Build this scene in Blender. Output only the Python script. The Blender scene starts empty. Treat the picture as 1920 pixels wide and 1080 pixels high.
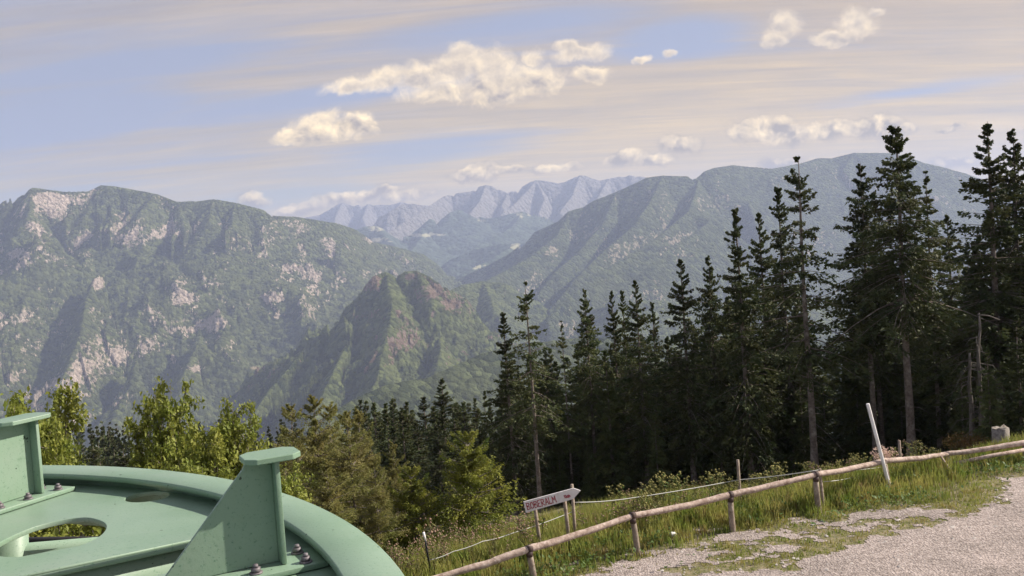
import bpy, math, random
import numpy as np
from math import radians, sin, cos, pi
C = bpy.context.scene.collection
sc = bpy.context.scene
rng = np.random.default_rng(7)
random.seed(7)

# ------------------------------------------------------------------ camera
F_PX = 1660.0; CAMZ = 6.8; PITCH = math.atan(60 / F_PX); ROLL = radians(4.0)
Fv = np.array([0, cos(PITCH), -sin(PITCH)]); U0 = np.array([0, sin(PITCH), cos(PITCH)]); R0 = np.array([1.0, 0, 0])
Rv = R0 * cos(ROLL) - U0 * sin(ROLL); Uv = R0 * sin(ROLL) + U0 * cos(ROLL)
cam_d = bpy.data.cameras.new('camera'); cam = bpy.data.objects.new('camera', cam_d); C.objects.link(cam)
import mathutils
M3 = mathutils.Matrix((tuple(Rv), tuple(Uv), tuple(-Fv))).transposed()
cam.matrix_world = mathutils.Matrix.Translation((0, 0, CAMZ)) @ M3.to_4x4()
cam_d.sensor_width = 36; cam_d.lens = F_PX / 1920 * 36; cam_d.clip_start = 0.05; cam_d.clip_end = 120000
sc.camera = cam

def ray(px, py):
    px = np.asarray(px, float); py = np.asarray(py, float)
    return Fv + ((px - 960) / F_PX)[..., None] * Rv - ((py - 540) / F_PX)[..., None] * Uv
def P(px, py, Y):                       # world point on a pixel's ray at forward distance Y
    d = ray(px, py); return d * (np.asarray(Y, float) / d[..., 1])[..., None] + np.array([0, 0, CAMZ])
def G(px, py, z=0.0):                   # world point on a pixel's ray at height z
    d = ray(px, py); return d * ((z - CAMZ) / d[..., 2])[..., None] + np.array([0, 0, CAMZ])
def proj(p):                            # world -> pixel, used to find where traced rock patches lie on the terrain
    q = p - np.array([0, 0, CAMZ]); w = np.maximum(q @ Fv, 1e-3)
    return 960 + F_PX * (q @ Rv) / w, 540 - F_PX * (q @ Uv) / w

# ------------------------------------------------------------------ sky, sun, exposure
SUN_AZ = radians(77)      # clockwise from the view direction (+Y)
SUN_EL = radians(36)
w = bpy.data.worlds.new('World'); sc.world = w; w.use_nodes = True
nt = w.node_tree; nt.nodes.clear(); NW = nt.nodes; LW = nt.links
def wn(t, **k):
    n = NW.new(t)
    for a, b in k.items(): setattr(n, a, b)
    return n
def wmath(op, a, b=None, c=None, clamp=False):
    n = wn('ShaderNodeMath', operation=op, use_clamp=clamp)
    for i, v in enumerate((a, b, c)):
        if v is None: continue
        if isinstance(v, (int, float)): n.inputs[i].default_value = v
        else: LW.new(v, n.inputs[i])
    return n.outputs[0]
def wsmooth(v, a, b):
    n = wn('ShaderNodeMapRange', interpolation_type='SMOOTHSTEP'); LW.new(v, n.inputs[0])
    n.inputs[1].default_value = a; n.inputs[2].default_value = b; return n.outputs[0]
def wmix(f, a, b):
    n = wn('ShaderNodeMix', data_type='RGBA')
    if isinstance(f, (int, float)): n.inputs[0].default_value = f
    else: LW.new(f, n.inputs[0])
    for i, v in ((6, a), (7, b)):
        if isinstance(v, tuple): n.inputs[i].default_value = (*v, 1)
        else: LW.new(v, n.inputs[i])
    return n.outputs[2]
def wnoise(vec, scale, detail=5, rough=.55, dist=0.0):
    n = wn('ShaderNodeTexNoise'); LW.new(vec, n.inputs['Vector']); n.inputs['Scale'].default_value = scale
    n.inputs['Detail'].default_value = detail; n.inputs['Roughness'].default_value = rough; n.inputs['Distortion'].default_value = dist
    return n.outputs['Fac']
out = wn('ShaderNodeOutputWorld'); bg = wn('ShaderNodeBackground'); LW.new(bg.outputs[0], out.inputs[0])
sky = wn('ShaderNodeTexSky', sky_type='NISHITA', sun_disc=False, sun_elevation=SUN_EL, sun_rotation=SUN_AZ, altitude=1400, air_density=1.0, dust_density=1.0, ozone_density=1.5)
tc = wn('ShaderNodeTexCoord'); sep = wn('ShaderNodeSeparateXYZ'); LW.new(tc.outputs['Generated'], sep.inputs[0])
dx, dy, dz = sep.outputs
yy = wmath('MAXIMUM', dy, 0.08)
u = wmath('DIVIDE', dx, yy); v = wmath('DIVIDE', dz, yy)      # tangent of azimuth and elevation in front
cmb = wn('ShaderNodeCombineXYZ'); LW.new(u, cmb.inputs[0]); LW.new(v, cmb.inputs[1]); uv = cmb.outputs[0]
# high cirrus: sheet at altitude, streaked
zz = wmath('ADD', wmath('MAXIMUM', dz, 0.0), 0.10)
cx = wmath('DIVIDE', dx, zz); cy = wmath('DIVIDE', dy, zz)
cc = wn('ShaderNodeCombineXYZ'); LW.new(cx, cc.inputs[0]); LW.new(cy, cc.inputs[1])
mp = wn('ShaderNodeMapping'); LW.new(cc.outputs[0], mp.inputs[0]); mp.inputs['Rotation'].default_value = (0, 0, radians(-24)); mp.inputs['Scale'].default_value = (0.34, 1.5, 1)
n1 = wnoise(mp.outputs[0], 0.9, 7, .6, .7)
mp2 = wn('ShaderNodeMapping'); LW.new(cc.outputs[0], mp2.inputs[0]); mp2.inputs['Rotation'].default_value = (0, 0, radians(-30)); mp2.inputs['Scale'].default_value = (0.5, 4.2, 1); mp2.inputs['Location'].default_value = (3, 1, 0)
n2 = wnoise(mp2.outputs[0], 1.3, 9, .72, 1.0)
# more veil to the right and on a diagonal band, bluer to the upper left
band = wmath('SUBTRACT', wmath('MULTIPLY', u, 0.42), v)                 # larger = lower right
veil = wsmooth(band, -0.42, 0.02)
cf = wmath('ADD', wmath('ADD', wmath('MULTIPLY', n1, 0.85), wmath('MULTIPLY', n2, 0.62)), wmath('MULTIPLY', veil, 0.33))
# traced blue gaps (tan azimuth, tan elevation, half sizes)
def blob(px, py, rx, ry, src=None, want_y=False):
    d = ray(px, py); cu, cv = d[0] / d[1], d[2] / d[1]
    m = wn('ShaderNodeMapping', vector_type='TEXTURE'); LW.new(src or uv, m.inputs[0])
    m.inputs['Location'].default_value = (cu, cv, 0); m.inputs['Scale'].default_value = (rx / F_PX, ry / F_PX, 1); m.inputs['Rotation'].default_value = (0, 0, radians(4))
    ln = wn('ShaderNodeVectorMath', operation='LENGTH'); LW.new(m.outputs[0], ln.inputs[0])
    val = wmath('SUBTRACT', 1.0, ln.outputs['Value'])
    if want_y:
        sp_ = wn('ShaderNodeSeparateXYZ'); LW.new(m.outputs[0], sp_.inputs[0]); return val, sp_.outputs[1]
    return val
gaps = None
for g in [(130, 215, 260, 60), (800, 285, 330, 42), (1000, 40, 420, 45), (300, 110, 360, 36), (1720, 172, 300, 22), (520, 370, 260, 30), (1280, 70, 160, 60), (640, 180, 400, 30)]:
    b = wmath('MAXIMUM', blob(*g), 0.0); gaps = b if gaps is None else wmath('MAXIMUM', gaps, b)
cf = wmath('SUBTRACT', cf, wmath('MULTIPLY', gaps, 0.46))
cir = wsmooth(cf, 0.54, 1.02)
blue = wn('ShaderNodeMix', data_type='RGBA'); blue.inputs[0].default_value = 0.86
LW.new(sky.outputs[0], blue.inputs[6]); blue.inputs[7].default_value = (2.8, 3.05, 4.1, 1)
# teal-ish pale towards horizon, lavender blue higher
lowm = wsmooth(v, 0.16, 0.02)
skyc = wmix(lowm, blue.outputs[2], (3.8, 3.8, 2.7))
warm = wmix(wsmooth(v, 0.30, 0.06), wmix(wsmooth(u, -0.6, 0.4), (4.0, 3.35, 2.8), (4.7, 3.6, 2.45)), wmix(wsmooth(u, -0.6, 0.4), (5.2, 4.1, 2.4), (6.6, 4.8, 2.2)))
mp3 = wn('ShaderNodeMapping'); LW.new(cc.outputs[0], mp3.inputs[0]); mp3.inputs['Rotation'].default_value = (0, 0, radians(-27)); mp3.inputs['Scale'].default_value = (0.8, 7.5, 1)
n5 = wnoise(mp3.outputs[0], 1.1, 10, .74, 1.2); n6 = wnoise(mp.outputs[0], 2.2, 6, .6, .8)
lm = wn('ShaderNodeMapRange'); LW.new(wmath('ADD', wmath('MULTIPLY', n5, .5), wmath('MULTIPLY', n6, .5)), lm.inputs[0]); lm.inputs[1].default_value = .36; lm.inputs[2].default_value = .64; lm.inputs[3].default_value = .74; lm.inputs[4].default_value = 1.14
wv = wn('ShaderNodeVectorMath', operation='SCALE'); LW.new(warm, wv.inputs[0]); LW.new(lm.outputs[0], wv.inputs['Scale']); warm = wv.outputs[0]
c1 = wmix(wmath('MULTIPLY', wmath('MULTIPLY', cir, lm.outputs[0]), 0.9, clamp=True), skyc, warm)
# cumulus
dn = wn('ShaderNodeTexNoise'); LW.new(uv, dn.inputs['Vector']); dn.inputs['Scale'].default_value = 20; dn.inputs['Detail'].default_value = 6; dn.inputs['Roughness'].default_value = .62
off = wn('ShaderNodeVectorMath', operation='SUBTRACT'); LW.new(dn.outputs['Color'], off.inputs[0]); off.inputs[1].default_value = (.5, .5, .5)
ofs = wn('ShaderNodeVectorMath', operation='SCALE'); LW.new(off.outputs[0], ofs.inputs[0]); ofs.inputs['Scale'].default_value = 0.034
uvw = wn('ShaderNodeVectorMath', operation='ADD'); LW.new(uv, uvw.inputs[0]); LW.new(ofs.outputs[0], uvw.inputs[1])
CU = [(660, 158, 62, 17), (720, 148, 70, 26), (800, 140, 80, 30), (870, 125, 90, 44), (930, 150, 90, 40), (1000, 150, 62, 36), (1000, 110, 26, 26), (940, 175, 50, 24), (830, 165, 90, 22), (860, 95, 40, 16), (1095, 96, 60, 16), (1062, 84, 26, 14), (1110, 135, 36, 16),
      (600, 235, 50, 34), (655, 240, 54, 27), (560, 250, 60, 18), (690, 250, 26, 12),
      (1470, 45, 34, 34), (1455, 75, 28, 18), (1605, 38, 44, 34), (1560, 68, 40, 18), (1640, 20, 22, 12),
      (1405, 242, 44, 22), (1450, 240, 50, 32), (1510, 249, 74, 21), (1565, 246, 50, 22), (1620, 242, 56, 23), (1655, 236, 42, 26), (1690, 244, 34, 14),
      (1272, 270, 42, 21), (1175, 299, 54, 16), (1230, 302, 46, 14), (1045, 312, 60, 11), (890, 326, 58, 18), (950, 318, 40, 9), (480, 374, 40, 14), (700, 364, 90, 14), (760, 372, 70, 12), (640, 372, 70, 16), (560, 392, 70, 14), (1460, 305, 50, 12), (1790, 305, 60, 14), (1208, 112, 20, 9), (1256, 101, 14, 9), (1780, 243, 36, 7)]
cu = None; num = None; den = None
for b in CU:
    t, yl = blob(*b, src=uvw.outputs[0], want_y=True); tp_ = wmath('MAXIMUM', t, 0.001); q_ = wmath('MULTIPLY', tp_, yl)
    cu = t if cu is None else wmath('MAXIMUM', cu, t); num = q_ if num is None else wmath('ADD', num, q_); den = tp_ if den is None else wmath('ADD', den, tp_)
ylum = wmath('DIVIDE', num, den)
n3 = wnoise(uvw.outputs[0], 36, 8, .66, .5); cuf = wmath('ADD', cu, wmath('MULTIPLY', wmath('SUBTRACT', n3, .5), 1.3))
cmask = wsmooth(cuf, -0.16, 0.62)
n4 = wnoise(uv, 34, 4, .55, .3)
up = wn('ShaderNodeVectorMath', operation='ADD'); LW.new(uv, up.inputs[0]); up.inputs[1].default_value = (0.006, 0.007, 0)
n4b = wnoise(up.outputs[0], 34, 4, .55, .3)
relief = wmath('MULTIPLY', wmath('SUBTRACT', n4, n4b), 2.2)               # lit towards the sun side and top
edge = wsmooth(cuf, 0.75, 0.12)
lum = wmath('ADD', wmath('ADD', wmath('ADD', relief, 0.34), wmath('MULTIPLY', ylum, 0.42)), wmath('MULTIPLY', edge, 0.22), clamp=True)
cucol = wmix(lum, wmix(wsmooth(v, .24, .10), (3.6, 3.1, 2.8), (2.5, 2.0, 1.4)), wmix(wsmooth(v, .26, .12), (7.8, 6.4, 4.5), (15.0, 11.5, 6.0)))
c2 = wmix(wmath('MULTIPLY', cmask, 0.88), c1, cucol)
# below the horizon
c3 = wmix(wsmooth(v, -0.02, -0.12), c2, (1.8, 2.0, 2.2))
LW.new(c3, bg.inputs[0]); bg.inputs[1].default_value = 0.081
w.cycles.sampling_method = 'MANUAL'; w.cycles.sample_map_resolution = 512

sd = bpy.data.lights.new('sun', 'SUN'); so = bpy.data.objects.new('sun', sd); C.objects.link(so)
sd.energy = 5.0; sd.angle = radians(0.6); sd.color = (1.0, 0.91, 0.78)
sdir = mathutils.Vector((sin(SUN_AZ) * cos(SUN_EL), cos(SUN_AZ) * cos(SUN_EL), sin(SUN_EL)))
so.rotation_euler = (-sdir).to_track_quat('-Z', 'Y').to_euler()
sc.view_settings.view_transform = 'Standard'; sc.view_settings.look = 'None'; sc.view_settings.gamma = 1.0
sc.view_settings.exposure = 0.76
sc.cycles.use_denoising = True; sc.cycles.max_bounces = 5; sc.cycles.diffuse_bounces = 3; sc.cycles.glossy_bounces = 2; sc.cycles.volume_bounces = 1
sc.cycles.transmission_bounces = 3; sc.cycles.transparent_max_bounces = 4; sc.cycles.use_adaptive_sampling = True; sc.cycles.adaptive_threshold = 0.02

# ------------------------------------------------------------------ helpers
def mat(name, base, rough=0.8, var=None, vscale=1.0, var2=None, v2scale=8.0, bump=0.0, bscale=20.0, bdist=0.02, transl=0.0, coord='Object', rand=0.0, metal=0.0, spec=0.3):
    m = bpy.data.materials.new(name); m.use_nodes = True; t = m.node_tree; N = t.nodes; L = t.links
    b = N['Principled BSDF']; b.inputs['Roughness'].default_value = rough; b.inputs['Metallic'].default_value = metal
    b.inputs['Specular IOR Level'].default_value = spec
    co = N.new('ShaderNodeTexCoord').outputs[coord] if coord != 'World' else N.new('ShaderNodeNewGeometry').outputs['Position']
    def noise(s, d=4, r=.6):
        n = N.new('ShaderNodeTexNoise'); L.new(co, n.inputs['Vector']); n.inputs['Scale'].default_value = s; n.inputs['Detail'].default_value = d; n.inputs['Roughness'].default_value = r
        return n.outputs['Fac']
    def ramp(f, a, c, lo=.35, hi=.65):
        mr = N.new('ShaderNodeMapRange'); L.new(f, mr.inputs[0]); mr.inputs[1].default_value = lo; mr.inputs[2].default_value = hi
        x = N.new('ShaderNodeMix'); x.data_type = 'RGBA'; L.new(mr.outputs[0], x.inputs[0])
        for i, q in ((6, a), (7, c)):
            if isinstance(q, tuple): x.inputs[i].default_value = (*q, 1)
            else: L.new(q, x.inputs[i])
        return x.outputs[2]
    col = base
    if var: col = ramp(noise(vscale), base, var)
    if var2: col = ramp(noise(v2scale, 5), col, var2, .5, .75)
    if rand:
        oi = N.new('ShaderNodeObjectInfo'); hs = N.new('ShaderNodeHueSaturation')
        mm = N.new('ShaderNodeMapRange'); L.new(oi.outputs['Random'], mm.inputs[0]); mm.inputs[3].default_value = 1 - rand; mm.inputs[4].default_value = 1 + rand
        L.new(mm.outputs[0], hs.inputs['Value'])
        if isinstance(col, tuple): hs.inputs['Color'].default_value = (*col, 1)
        else: L.new(col, hs.inputs['Color'])
        col = hs.outputs[0]
    if isinstance(col, tuple): b.inputs['Base Color'].default_value = (*col, 1)
    else: L.new(col, b.inputs['Base Color'])
    if bump:
        bp = N.new('ShaderNodeBump'); bp.inputs['Strength'].default_value = bump; bp.inputs['Distance'].default_value = bdist
        L.new(noise(bscale, 6, .65), bp.inputs['Height']); L.new(bp.outputs[0], b.inputs['Normal'])
    if transl:
        tr = N.new('ShaderNodeBsdfTranslucent'); ms = N.new('ShaderNodeMixShader'); ms.inputs[0].default_value = transl
        if isinstance(col, tuple): tr.inputs[0].default_value = (*col, 1)
        else: L.new(col, tr.inputs[0])
        L.new(b.outputs[0], ms.inputs[1]); L.new(tr.outputs[0], ms.inputs[2]); L.new(ms.outputs[0], N['Material Output'].inputs[0])
    return m

def mesh_np(name, V, F, m, parent=None, smooth=False, attr=None, mats=None, midx=None, link=True):
    """V (n,3); F list of (k,3|4) int arrays"""
    me = bpy.data.meshes.new(name); V = np.asarray(V, np.float32)
    me.vertices.add(len(V)); me.vertices.foreach_set('co', V.ravel())
    F = [f for f in F if len(f)]
    li = np.concatenate([f.ravel() for f in F]).astype(np.int32)
    tot = np.concatenate([np.full(len(f), f.shape[1], np.int32) for f in F])
    me.loops.add(len(li)); me.loops.foreach_set('vertex_index', li)
    me.polygons.add(len(tot)); me.polygons.foreach_set('loop_start', np.concatenate([[0], np.cumsum(tot)[:-1]]).astype(np.int32))
    if smooth: me.polygons.foreach_set('use_smooth', np.ones(len(tot), bool))
    if midx is not None: me.polygons.foreach_set('material_index', np.asarray(midx, np.int32))
    me.update(calc_edges=True)
    if attr:
        for k, a in attr.items():
            at = me.attributes.new(k, 'FLOAT', 'POINT'); at.data.foreach_set('value', np.asarray(a, np.float32))
    for x in (mats or [m]): me.materials.append(x)
    o = bpy.data.objects.new(name, me)
    if link: C.objects.link(o)
    if parent is not None: o.parent = parent
    return o

class MB:                                # collects simple solids into one mesh
    def __init__(s): s.V = []; s.F3 = []; s.F4 = []; s.n = 0
    def add(s, V, F4=None, F3=None):
        V = np.asarray(V, float)
        if F4 is not None and len(F4): s.F4.append(np.asarray(F4) + s.n)
        if F3 is not None and len(F3): s.F3.append(np.asarray(F3) + s.n)
        s.V.append(V); s.n += len(V)
    def box(s, c, hx, hy, hz, M=None):
        v = np.array([(x, y, z) for x in (-hx, hx) for y in (-hy, hy) for z in (-hz, hz)])
        if M is not None: v = v @ np.asarray(M).T
        s.add(v + np.asarray(c), [(0, 1, 3, 2), (4, 6, 7, 5), (0, 4, 5, 1), (2, 3, 7, 6), (0, 2, 6, 4), (1, 5, 7, 3)])
    def tube(s, pts, rad, n=10, cap=True, jit=0.0):
        pts = np.asarray(pts, float); rad = np.broadcast_to(rad, (len(pts),)); V = []
        t = np.gradient(pts, axis=0); t /= np.linalg.norm(t, axis=1)[:, None] + 1e-9
        ref = np.array([0, 0, 1.0]) if abs(t[0, 2]) < .9 else np.array([1.0, 0, 0])
        for p, tt, r in zip(pts, t, rad):
            a = np.cross(tt, ref); a /= np.linalg.norm(a); b = np.cross(tt, a)
            an = np.arange(n) * 2 * pi / n; rr = r * (1 + jit * rng.uniform(-1, 1, n))
            V.append(p + (np.cos(an) * rr)[:, None] * a + (np.sin(an) * rr)[:, None] * b)
        V = np.concatenate(V); k = len(pts); f = []
        for i in range(k - 1):
            for j in range(n): f.append((i * n + j, i * n + (j + 1) % n, (i + 1) * n + (j + 1) % n, (i + 1) * n + j))
        f3 = []
        if cap:
            V = np.concatenate([V, pts[:1], pts[-1:]]); c0 = k * n
            for j in range(n): f3.append((c0, (j + 1) % n, j)); f3.append((c0 + 1, (k - 1) * n + j, (k - 1) * n + (j + 1) % n))
        s.add(V, f, f3)
    def build(s, name, m, parent=None, smooth=False, bevel=0.0):
        o = mesh_np(name, np.concatenate(s.V), [np.concatenate(s.F4) if s.F4 else np.zeros((0, 4), int), np.concatenate(s.F3) if s.F3 else np.zeros((0, 3), int)], m, parent, smooth)
        if bevel:
            b = o.modifiers.new('bevel', 'BEVEL'); b.width = bevel; b.segments = 2; b.limit_method = 'ANGLE'
        return o

def tag(o, label=None, cat=None, group=None, kind=None):
    if label: o['label'] = label
    if cat: o['category'] = cat
    if group: o['group'] = group
    if kind: o['kind'] = kind
    return o
def empty(name, loc, rz=0.0):
    o = bpy.data.objects.new(name, None); C.objects.link(o); o.location = tuple(loc); o.rotation_euler = (0, 0, rz); o.empty_display_size = .2
    return o
def copy_tree(o):
    c = o.copy(); C.objects.link(c)
    for ch in [x for x in CH.get(o.name, [])]:
        d = ch.copy(); C.objects.link(d); d.parent = c
    return c
CH = {}

# numpy noise ------------------------------------------------------
_perm = rng.permutation(4096); _val = rng.uniform(0, 1, 4096)
def vnoise(x, y, seed=0):
    xi = np.floor(x).astype(np.int64); yi = np.floor(y).astype(np.int64); fx = x - xi; fy = y - yi
    fx = fx * fx * fx * (fx * (fx * 6 - 15) + 10); fy = fy * fy * fy * (fy * (fy * 6 - 15) + 10)
    def h(a, b): return _val[_perm[(_perm[(a + seed * 17) & 4095] + b) & 4095]]
    return (h(xi, yi) * (1 - fx) + h(xi + 1, yi) * fx) * (1 - fy) + (h(xi, yi + 1) * (1 - fx) + h(xi + 1, yi + 1) * fx) * fy
def fbm(x, y, o=5, g=.5, seed=0):
    s = 0; a = 1; t = 0
    for i in range(o):
        s = s + a * vnoise(x, y, seed + i); t += a; a *= g; x, y = x * 1.93 + y * .37, y * 1.93 - x * .37
    return s / t
def ridged(x, y, o=6, g=.55, seed=0):
    s = 0; a = 1; t = 0; wgt = 1
    for i in range(o):
        n = 1 - np.abs(2 * vnoise(x, y, seed + i) - 1); n = n * n
        s = s + a * n * wgt; t += a; wgt = np.clip(n * 1.6, 0, 1); a *= g; x, y = x * 1.93 + y * .37, y * 1.93 - x * .37
    return s / t
def sstep(x, a, b):
    t = np.clip((x - a) / (b - a), 0, 1); return t * t * (3 - 2 * t)

# ------------------------------------------------------------------ hillside, road, valley
def fence_y(x): return 18.4 + 0.47 * np.clip(x, -14, 30)
def ground_z(x, y):
    s = (y - fence_y(x)) * 0.905
    s = s + np.clip(-x - 2, 0, 40) * 0.25
    e = np.maximum(s - 0.8, 0); z = -(0.27 * e * e / (e + .5) + (.25 + .75 * sstep(x, 3, 9) + .9 * sstep(x, 9, 16)) * .9 * (1 - np.exp(-e * e / (e + .8) / 2.2)))
    bump = (fbm(x * .35, y * .35, 4, seed=3) - .5) * .5 * sstep(s, 1.5, 8) + (fbm(x * 1.3, y * 1.3, 3, seed=9) - .5) * .10 * sstep(s, -3, 1)
    far = (fbm(x * .02, y * .02, 4, seed=5) - .5) * 14 * sstep(s, 40, 160)
    return z + bump + far
ROADPX = [(1035, 1100), (1085, 1079), (1150, 1060), (1215, 1050), (1290, 1034), (1330, 1030), (1310, 1050), (1280, 1066), (1340, 1076), (1420, 1072), (1500, 1052), (1560, 1040), (1610, 1012), (1680, 998), (1760, 980), (1830, 958), (1866, 935), (1885, 912), (1872, 896), (1920, 884)]
rp = G(np.array([p[0] for p in ROADPX]), np.array([p[1] for p in ROADPX]))[:, :2]
RPOLY = np.concatenate([rp, [[17.5, 25.3], [24, 29], [40, 36], [60, 40], [60, -40], [-40, -40], [-40, 4], [-6, 10], [-3, 13.5]]])
def poly_sd(x, y, poly):
    d = np.full(x.shape, 1e9); ins = np.zeros(x.shape, bool); n = len(poly)
    for i in range(n):
        a = poly[i]; b = poly[(i + 1) % n]; e = b - a
        t = np.clip(((x - a[0]) * e[0] + (y - a[1]) * e[1]) / (e @ e), 0, 1)
        d = np.minimum(d, np.hypot(x - a[0] - t * e[0], y - a[1] - t * e[1]))
        c = ((a[1] > y) != (b[1] > y)) & (x < (b[0] - a[0]) * (y - a[1]) / (b[1] - a[1] + 1e-12) + a[0]); ins ^= c
    return np.where(ins, d, -d)
def road_mask(x, y):
    sdv = poly_sd(x, y, RPOLY) - .12 + (fbm(x * 1.3, y * 1.9, 6, .72, seed=21) - .5) * 1.5 + (vnoise(x * 9, y * 9, 2) - .5) * .35
    for (px, py, rx, ry) in ((1395, 1006, 1.3, .35), (1520, 998, .7, .25), (1640, 972, 1.4, .35), (1600, 990, 1.2, .3), (1730, 962, .8, .3), (1470, 1030, .9, .3), (1250, 1050, 1.6, .4)):
        c = G(px, py); dd = 1 - np.hypot((x - c[0]) / rx, (y - c[1]) / ry / 1.6)
        sdv = np.maximum(sdv, dd * .42 - .10 + (fbm(x * 2.0, y * 3.6, 5, .75, seed=31) - .5) * 2.2)
    return sdv

M_ground = mat('grassy_soil', (0.12, 0.125, 0.045), .95, var=(0.27, 0.22, 0.14), vscale=5., var2=(0.06, 0.075, 0.025), v2scale=11.0, bump=.6, bscale=9, bdist=.08, coord='World')
xs = np.concatenate([np.linspace(-700, -60, 40)[:-1], np.linspace(-60, -14, 60)[:-1], np.arange(-14, 26, .16), np.linspace(26, 70, 60)[1:], np.linspace(70, 900, 50)[1:]])
ys = np.concatenate([np.linspace(-60, 10, 24)[:-1], np.arange(10, 34, .16), np.linspace(34, 90, 90)[1:], np.linspace(90, 1500, 120)[1:]])
X, Y = np.meshgrid(xs, ys); Z = ground_z(X, Y)
def gridF(nr, nc):
    i = np.arange(nr * nc).reshape(nr, nc); return np.stack([i[:-1, :-1], i[:-1, 1:], i[1:, 1:], i[1:, :-1]], -1).reshape(-1, 4)
g = mesh_np('ground', np.stack([X, Y, Z], -1).reshape(-1, 3), [gridF(*X.shape)], M_ground, smooth=True); tag(g, kind='structure')

# gravel road
mg = bpy.data.materials.new('gravel'); mg.use_nodes = True; N = mg.node_tree.nodes; L = mg.node_tree.links; b = N['Principled BSDF']; b.inputs['Roughness'].default_value = .95; b.inputs['Specular IOR Level'].default_value = .2
geo = N.new('ShaderNodeNewGeometry')
def tn(s, d=4, r=.6, t='ShaderNodeTexNoise'):
    n = N.new(t); L.new(geo.outputs['Position'], n.inputs['Vector']); n.inputs['Scale'].default_value = s
    if t == 'ShaderNodeTexNoise': n.inputs['Detail'].default_value = d; n.inputs['Roughness'].default_value = r
    return n
cr = N.new('ShaderNodeValToRGB'); L.new(tn(11, 6, .8).outputs['Fac'], cr.inputs[0])
cr.color_ramp.elements[0].position = .36; cr.color_ramp.elements[0].color = (.17, .145, .135, 1); cr.color_ramp.elements[1].position = .64; cr.color_ramp.elements[1].color = (.52, .47, .455, 1)
cr2 = N.new('ShaderNodeValToRGB'); L.new(tn(.55, 7, .72).outputs['Fac'], cr2.inputs[0]); cr2.color_ramp.elements[0].position = .35; cr2.color_ramp.elements[0].color = (.66, .63, .60, 1); cr2.color_ramp.elements[1].position = .65; cr2.color_ramp.elements[1].color = (1.1, 1.04, 1.0, 1)
mx = N.new('ShaderNodeMix'); mx.data_type = 'RGBA'; mx.blend_type = 'MULTIPLY'; mx.inputs[0].default_value = 1; L.new(cr.outputs[0], mx.inputs[6]); L.new(cr2.outputs[0], mx.inputs[7]); L.new(mx.outputs[2], b.inputs['Base Color'])
vo = tn(22, t='ShaderNodeTexVoronoi'); bp = N.new('ShaderNodeBump'); bp.inputs['Strength'].default_value = .8; bp.inputs['Distance'].default_value = .03; L.new(vo.outputs['Distance'], bp.inputs['Height']); L.new(bp.outputs[0], b.inputs['Normal'])
st = .075
gx = np.arange(-1.5, 24, st); gy = np.arange(13.5, 30, st); XX, YY = np.meshgrid(gx, gy); mk = road_mask(XX, YY) > 0
ZZ = ground_z(XX, YY) + .012
fm = (mk[:-1, :-1] & mk[1:, 1:]) | (mk[1:, :-1] & mk[:-1, 1:])
F1 = gridF(*XX.shape)[fm.ravel()]
used, inv = np.unique(F1, return_inverse=True); V1 = np.stack([XX, YY, ZZ], -1).reshape(-1, 3)[used]; F1 = inv.reshape(-1, 4)
# coarse rest of the road behind and right of the frame
cxs = np.concatenate([np.linspace(-40, -1.5, 30), ]); 
def sheet(x0, x1, y0, y1, n0, n1):
    a, b_ = np.meshgrid(np.linspace(x0, x1, n0), np.linspace(y0, y1, n1)); return np.stack([a, b_, ground_z(a, b_) + .012], -1).reshape(-1, 3), gridF(n1, n0)
Vs = [V1]; Fs = [F1]; n = len(V1)
for q in ((-40, -1.5, -40, 4, 30, 30), (-1.5, 23.925, -40, 13.5, 60, 80), (23.925, 60, -40, 28, 40, 60)):
    a, f_ = sheet(*q); Vs.append(a); Fs.append(f_ + n); n += len(a)
o = mesh_np('gravel_road', np.concatenate(Vs), [np.concatenate(Fs)], mg, smooth=True); tag(o, kind='structure')

M_valley = mat('valley_floor', (0.06, 0.085, 0.04), .95, var=(0.16, 0.18, 0.08), vscale=.002, var2=(0.03, 0.05, 0.03), v2scale=.01, coord='World')
a = np.linspace(-14500, 14500, 60); X, Y = np.meshgrid(a, a); o = mesh_np('valley_floor', np.stack([X, Y, np.full_like(X, -900)], -1).reshape(-1, 3), [gridF(60, 60)], M_valley); tag(o, kind='structure')

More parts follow.
